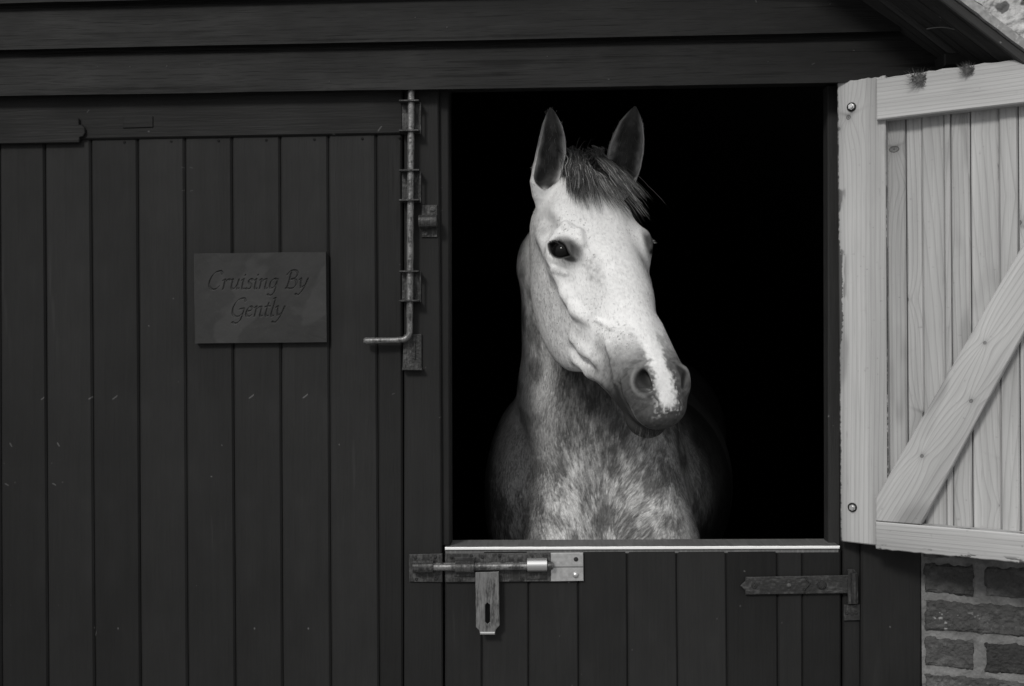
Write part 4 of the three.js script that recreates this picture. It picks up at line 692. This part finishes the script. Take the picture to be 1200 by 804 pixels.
  // tufts of dirt and web on the top edge
  const tuft = (px, py, r0, seed, label) => {
    const c = PL(px, py, 0.016), world = H.clone().addScaledVector(U, c.x).add(V(0, c.y, 0)).addScaledVector(Wd, c.z), t = thing('cobweb_tuft', label, 'cobweb', world, 0, null), r = rng(seed), gs = [];
    for (let i = 0; i < 60; i++) { const a = new THREE.IcosahedronGeometry(r0 * (0.05 + 0.17 * r() * r()), 1), p = a.attributes.position; for (let j = 0; j < p.count; j++) { const k = 0.7 + 0.6 * h3(Math.round(p.getX(j) * 9000), Math.round(p.getY(j) * 9000), seed); p.setXYZ(j, p.getX(j) * k, p.getY(j) * k, p.getZ(j) * k); } a.computeVertexNormals(); const g = r() * 6.3, d = r0 * Math.sqrt(r()); a.translate(d * Math.cos(g) * 1.2, d * Math.sin(g) * 0.75, 0.003 * r()); gs.push(a); }
    part(t, 'clump', merge(gs), M.debris, null, true);
    const st = []; for (let i = 0; i < 160; i++) { const g = r() * 6.3, d = r0 * (0.9 + 1.5 * r()), b = V(r0 * (r() - 0.5), r0 * 0.6 * (r() - 0.5), 0.004), e = V(d * Math.cos(g) * 1.3, d * Math.sin(g) * 0.8, 0.002 + 0.004 * r()); st.push({ pts: [0, 0.33, 0.66, 1].map((k) => b.clone().lerp(e, k).add(V(0, -0.006 * Math.sin(k * 3), 0))), w: 0.0007, c: 0.06 + 0.1 * r() }); }
    part(t, 'strands', hairGeo(st), M.hair, null, true);
  };
  tuft(1077, 91, 0.013, 5, 'larger dusty cobweb tuft near the hinge end of the pale door top'); tuft(1133, 80, 0.009, 6, 'smaller dark dirt tuft on the pale door top further from hinge');
}
// sagging cobweb under the overhang
{
  const t = thing('cobweb', 'thin sagging cobweb strands hanging under the gable overhang', 'cobweb', P(1130, 40, 0.12)), w = (pts, r) => tube(pts.map(([x, y, z]) => P(x, y, z).sub(t.position)), r, 5, 24);
  part(t, 'strand', w([[1086, 34, 0.13], [1094, 32.5, 0.14], [1106, 32, 0.15], [1120, 35, 0.15], [1132, 41, 0.14], [1143, 47, 0.13], [1153, 52, 0.12]], 0.0012), M.cobweb, null, true);
  part(t, 'strand', w([[1144, 48, 0.13], [1143.5, 53, 0.12], [1141, 59, 0.1]], 0.0008), M.cobweb, null, true);
  part(t, 'strand', w([[1156, 46, 0.15], [1160, 52, 0.13], [1163, 57, 0.11]], 0.0006), M.cobweb, null, true);
}

// ---------------------------------------------------------------- brick wall at the right
{
  const BA = 17 * Math.PI / 180, B = P(1080.5, 700, 0.012), wall = thing('brick_wall', 'old painted brick wall with pale mortar under the open pale door', 'wall', B.clone().setY(0), -BA), U = V(Math.cos(BA), 0, Math.sin(BA)), Wd = V(-Math.sin(BA), 0, Math.cos(BA));
  const PB = (px, py) => { const d = dirOf(px, py), o = camera.position.clone().sub(B.clone().setY(0)), k = -o.dot(Wd) / d.dot(Wd), p = o.addScaledVector(d, k); return V(p.dot(U), p.y, 0); };
  const y1 = PB(1084, 696.5).y, pitch = (PB(1084, 696.5).y - PB(1084, 782.5).y) / 2, hb = pitch - 0.0115, wallTop = P(1150, 80, 0).y, W = 1.15;
  const mg = new THREE.BoxGeometry(W + 0.002, wallTop, 0.2, 220, 400, 1), mp = mg.attributes.position;
  for (let i = 0; i < mp.count; i++) if (mp.getZ(i) > 0.09) { const x = mp.getX(i), y = mp.getY(i); mp.setZ(i, mp.getZ(i) + 0.006 * (f2(x * 45, y * 45, 3) - 0.5) + 0.004 * (n2(x * 200, y * 200, 4) - 0.5)); }
  mg.computeVertexNormals(); part(wall, 'mortar', boxUV(mg.translate(W / 2, wallTop / 2, -0.1055)), M.mortar, null, true);
  const make = (w, seed) => {   // worn edges, pitted face, each its own variant
    const g = new THREE.BoxGeometry(w, hb, 0.09, w > 0.15 ? 34 : 18, 11, 2), p = g.attributes.position;
    for (let i = 0; i < p.count; i++) {
      let x = p.getX(i), y = p.getY(i), z = p.getZ(i); if (z < -0.01) continue;
      const ex = w / 2 - Math.abs(x), ey = hb / 2 - Math.abs(y), e = Math.min(ex, ey), nn = f2(x * 55 + seed * 7, y * 55, seed), n1 = n2(x * 160, y * 160, seed + 20);
      const chip = ss(0.012, 0, e) * ss(0.5, 0.72, nn) * 0.006;
      z += -0.0055 * ss(0.006, 0, e) * (0.5 + nn) - chip + 0.005 * (nn - 0.5) + 0.0022 * (n1 - 0.5);
      if (ex < 0.001) x -= Math.sign(x) * (0.0004 + 0.0065 * ss(0.35, 0.8, f2(y * 70, seed, 9))); if (ey < 0.001) y -= Math.sign(y) * (-0.0008 + 0.0065 * ss(0.35, 0.8, f2(x * 60, seed + Math.sign(y), 10)));
      p.setXYZ(i, x, y, z);
    }
    const gg = boxUV(g, false, seed * 0.37, seed * 0.21); gg.computeVertexNormals(); return gg;
  };
  const Hd = 0.1035, St = 0.215, heads = [0, 1, 2, 3, 4].map((i) => make(Hd, i + 1)), strs = [0, 1, 2, 3, 4].map((i) => make(St, i + 11)), rr = rng(44);
  for (let row = -Math.floor(y1 / pitch); y1 + row * pitch < wallTop - 0.06; row++) {
    const y = y1 + row * pitch + hb / 2; if (y - hb / 2 < 0) continue; let x = 0.002, k = ((row % 2) + 2) % 2 ? 1 : 0;
    while (x < W - 0.05) { const head = k % 2 === 0, w = head ? Hd : St; const m = shadows(new THREE.Mesh((head ? heads : strs)[Math.floor(rr() * 5)], M.bricks[Math.floor(rr() * 3)])); m.name = 'brick'; m.position.set(x + w / 2 + 0.001 * (rr() - 0.5), y + 0.0015 * (rr() - 0.5), -0.045 + 0.002 * (rr() - 0.5)); m.rotation.z = 0.012 * (rr() - 0.5); wall.add(m); x += w + 0.0125 + (head && row % 2 === 0 ? 0.006 : 0) * rr(); k++; }
  }
}

// ---------------------------------------------------------------- name plate: slate, letters cut with a broad pen's strokes
{
  const c = P(305, 349, 0.013), w = P(228, 349, 0.013).distanceTo(P(382.5, 349, 0.013)), h = P(305, 296.5, 0.013).distanceTo(P(305, 402, 0.013)), ang = Math.atan2(P(382, 295.4, 0.013).y - P(228, 297.4, 0.013).y, w) * 0.75;
  const C = [[[1.25, 1.5], [1.08, 1.78], [0.7, 1.76], [0.3, 1.4], [0.1, 0.8], [0.2, 0.25], [0.55, 0], [0.92, 0.1], [1.2, 0.4]]];
  const G = { C, r: [[[0, 0.85], [0.2, 1], [0.22, 0.8], [0.18, 0]], [[0.2, 0.6], [0.45, 0.95], [0.65, 0.98], [0.72, 0.88]]],
    u: [[[0, 0.88], [0.18, 1], [0.2, 0.6], [0.2, 0.2], [0.35, 0.02], [0.6, 0.2], [0.76, 0.6]], [[0.8, 1], [0.76, 0.3], [0.84, 0.02], [1, 0.15]]],
    i: [[[0, 0.85], [0.18, 1], [0.18, 0.5], [0.2, 0.1], [0.32, 0], [0.45, 0.12]], [[0.26, 1.42], [0.3, 1.36]]],
    s: [[[0.6, 0.9], [0.4, 1], [0.2, 0.85], [0.3, 0.6], [0.55, 0.4], [0.5, 0.12], [0.25, 0], [0.02, 0.1]]],
    n: [[[0, 0.85], [0.18, 1], [0.2, 0.7], [0.16, 0]], [[0.18, 0.55], [0.45, 0.92], [0.68, 0.95], [0.72, 0.7], [0.68, 0.15], [0.8, 0], [0.95, 0.12]]],
    g: [[[0.75, 0.9], [0.45, 1], [0.12, 0.7], [0.1, 0.25], [0.3, 0.05], [0.6, 0.3], [0.78, 0.95]], [[0.78, 0.97], [0.72, 0.2], [0.6, -0.4], [0.3, -0.65], [0, -0.5]]],
    B: [[[0.38, 1.65], [0.32, 0.8], [0.2, 0]], [[0, 1.35], [0.3, 1.75], [0.8, 1.76], [1.05, 1.45], [0.85, 1.05], [0.42, 0.92]], [[0.5, 0.95], [0.95, 0.85], [1.1, 0.45], [0.85, 0.08], [0.45, 0], [0.08, 0.1]]],
    y: [[[0, 0.85], [0.18, 1], [0.24, 0.5], [0.36, 0.1], [0.62, 0.32]], [[0.86, 1], [0.72, 0.4], [0.45, -0.3], [0.15, -0.62], [-0.12, -0.5]]],
    G: [...C, [[0.78, 0.75], [1.2, 0.78], [1.16, 0.2], [1.0, -0.42], [0.6, -0.66], [0.25, -0.52]]],
    e: [[[0.1, 0.5], [0.5, 0.6], [0.62, 0.84], [0.4, 1], [0.15, 0.75], [0.08, 0.3], [0.25, 0.02], [0.5, 0.05], [0.72, 0.25]]],
    t: [[[0.3, 1.35], [0.22, 0.6], [0.2, 0.15], [0.35, 0], [0.5, 0.12]], [[0, 0.95], [0.52, 1]]],
    l: [[[0.12, 1.72], [0.3, 1.8], [0.25, 1.0], [0.18, 0.2], [0.3, 0], [0.45, 0.12]]] };
  const ADV = { C: 1.4, r: 0.78, u: 1.08, i: 0.52, s: 0.74, n: 1.03, g: 1.0, B: 1.28, y: 0.95, G: 1.42, e: 0.8, t: 0.58, l: 0.5, ' ': 0.6 };
  const S = 4000, cw = Math.ceil(w * S), ch = Math.ceil(h * S), cv = document.createElement('canvas'); cv.width = cw; cv.height = ch; const x2 = cv.getContext('2d'); x2.fillStyle = '#000'; x2.fillRect(0, 0, cw, ch); x2.fillStyle = '#fff';
  const write = (text, x, base, size) => {     // x, base in photo pixels from the plate's top left
    for (const chr of text) {
      for (const st of G[chr] ?? []) {
        const cvv = new THREE.CatmullRomCurve3(st.map(([a, b]) => V(a, b, 0)), false, 'centripetal'), q = cvv.getPoints(40).map((p) => [(x / 154) * w * S + (p.x + 0.2 * p.y) * size * S, (base / 105) * h * S - p.y * size * S]), nx = 0.0021 * S * Math.cos(0.7), ny = -0.0021 * S * Math.sin(0.7);
        for (let i = 0; i < q.length - 1; i++) { const [a, b] = q[i], [c2, d] = q[i + 1]; x2.beginPath(); x2.moveTo(a - nx, b - ny); x2.lineTo(a + nx, b + ny); x2.lineTo(c2 + nx, d + ny); x2.lineTo(c2 - nx, d - ny); x2.closePath(); x2.fill(); x2.beginPath(); x2.arc(a, b, 0.0006 * S, 0, 7); x2.fill(); }
      }
      x += ADV[chr] * size * 154 / w;
    }
  };
  write('Cruising By', 15, 42.5, 0.0222); write('Gently', 42, 74.5, 0.0222);
  const px = x2.getImageData(0, 0, cw, ch).data; let m = new Float32Array(cw * ch); for (let i = 0; i < m.length; i++) m[i] = px[4 * i] / 255;
  const blur = (r) => { for (const [st, n, o, k] of [[1, cw, cw, ch], [cw, ch, 1, cw]]) { const t = new Float32Array(m.length); for (let j = 0; j < k; j++) for (let i = 0; i < n; i++) { let s = 0; for (let d = -r; d <= r; d++) s += m[j * o + clamp(i + d, 0, n - 1) * st]; t[j * o + i * st] = s / (2 * r + 1); } m = t; } };
  blur(2); blur(2);
  const nx = Math.round(w / 0.0007), ny = Math.round(h / 0.0007), g = new THREE.PlaneGeometry(w - 0.002, h - 0.002, nx, ny), p = g.attributes.position;
  for (let i = 0; i < p.count; i++) { const a = clamp(Math.round((p.getX(i) / w + 0.5) * cw), 0, cw - 1), b = clamp(Math.round((0.5 - p.getY(i) / h) * ch), 0, ch - 1), x = p.getX(i), y = p.getY(i); p.setZ(i, -0.0025 * m[b * cw + a] + 0.0003 * (f2(x * 30 + y * 12, y * 25 - x * 14, 6) - 0.5)); }
  g.computeVertexNormals(); g.translate(0, 0, 0.0005);
  const t = thing('name_plate', 'small dark slate plate with carved italic lettering fixed to the boards', 'sign', c); t.rotation.z = ang;
  part(t, 'carved_face', boxUV(g, false, 0.15, 0.12), M.slate, null, true);
  const edge = boxUV(prism([[-w / 2, -h / 2], [w / 2, -h / 2], [w / 2, h / 2], [-w / 2, h / 2]], -0.004, 0.008, 0.0012), false); part(t, 'plate', edge, M.slate, null, true);
  const rim = []; for (const [a, b, cc, d] of [[-w / 2, -h / 2, w / 2, -h / 2 + 0.001], [-w / 2, h / 2 - 0.001, w / 2, h / 2], [-w / 2, -h / 2 + 0.001, -w / 2 + 0.001, h / 2 - 0.001], [w / 2 - 0.001, -h / 2 + 0.001, w / 2, h / 2 - 0.001]]) rim.push(box(a, cc, b, d, -0.004, 0.0006)); part(t, 'edge', boxUV(merge(rim), false), M.slate, null, true);
}
renderer.render(scene, camera);
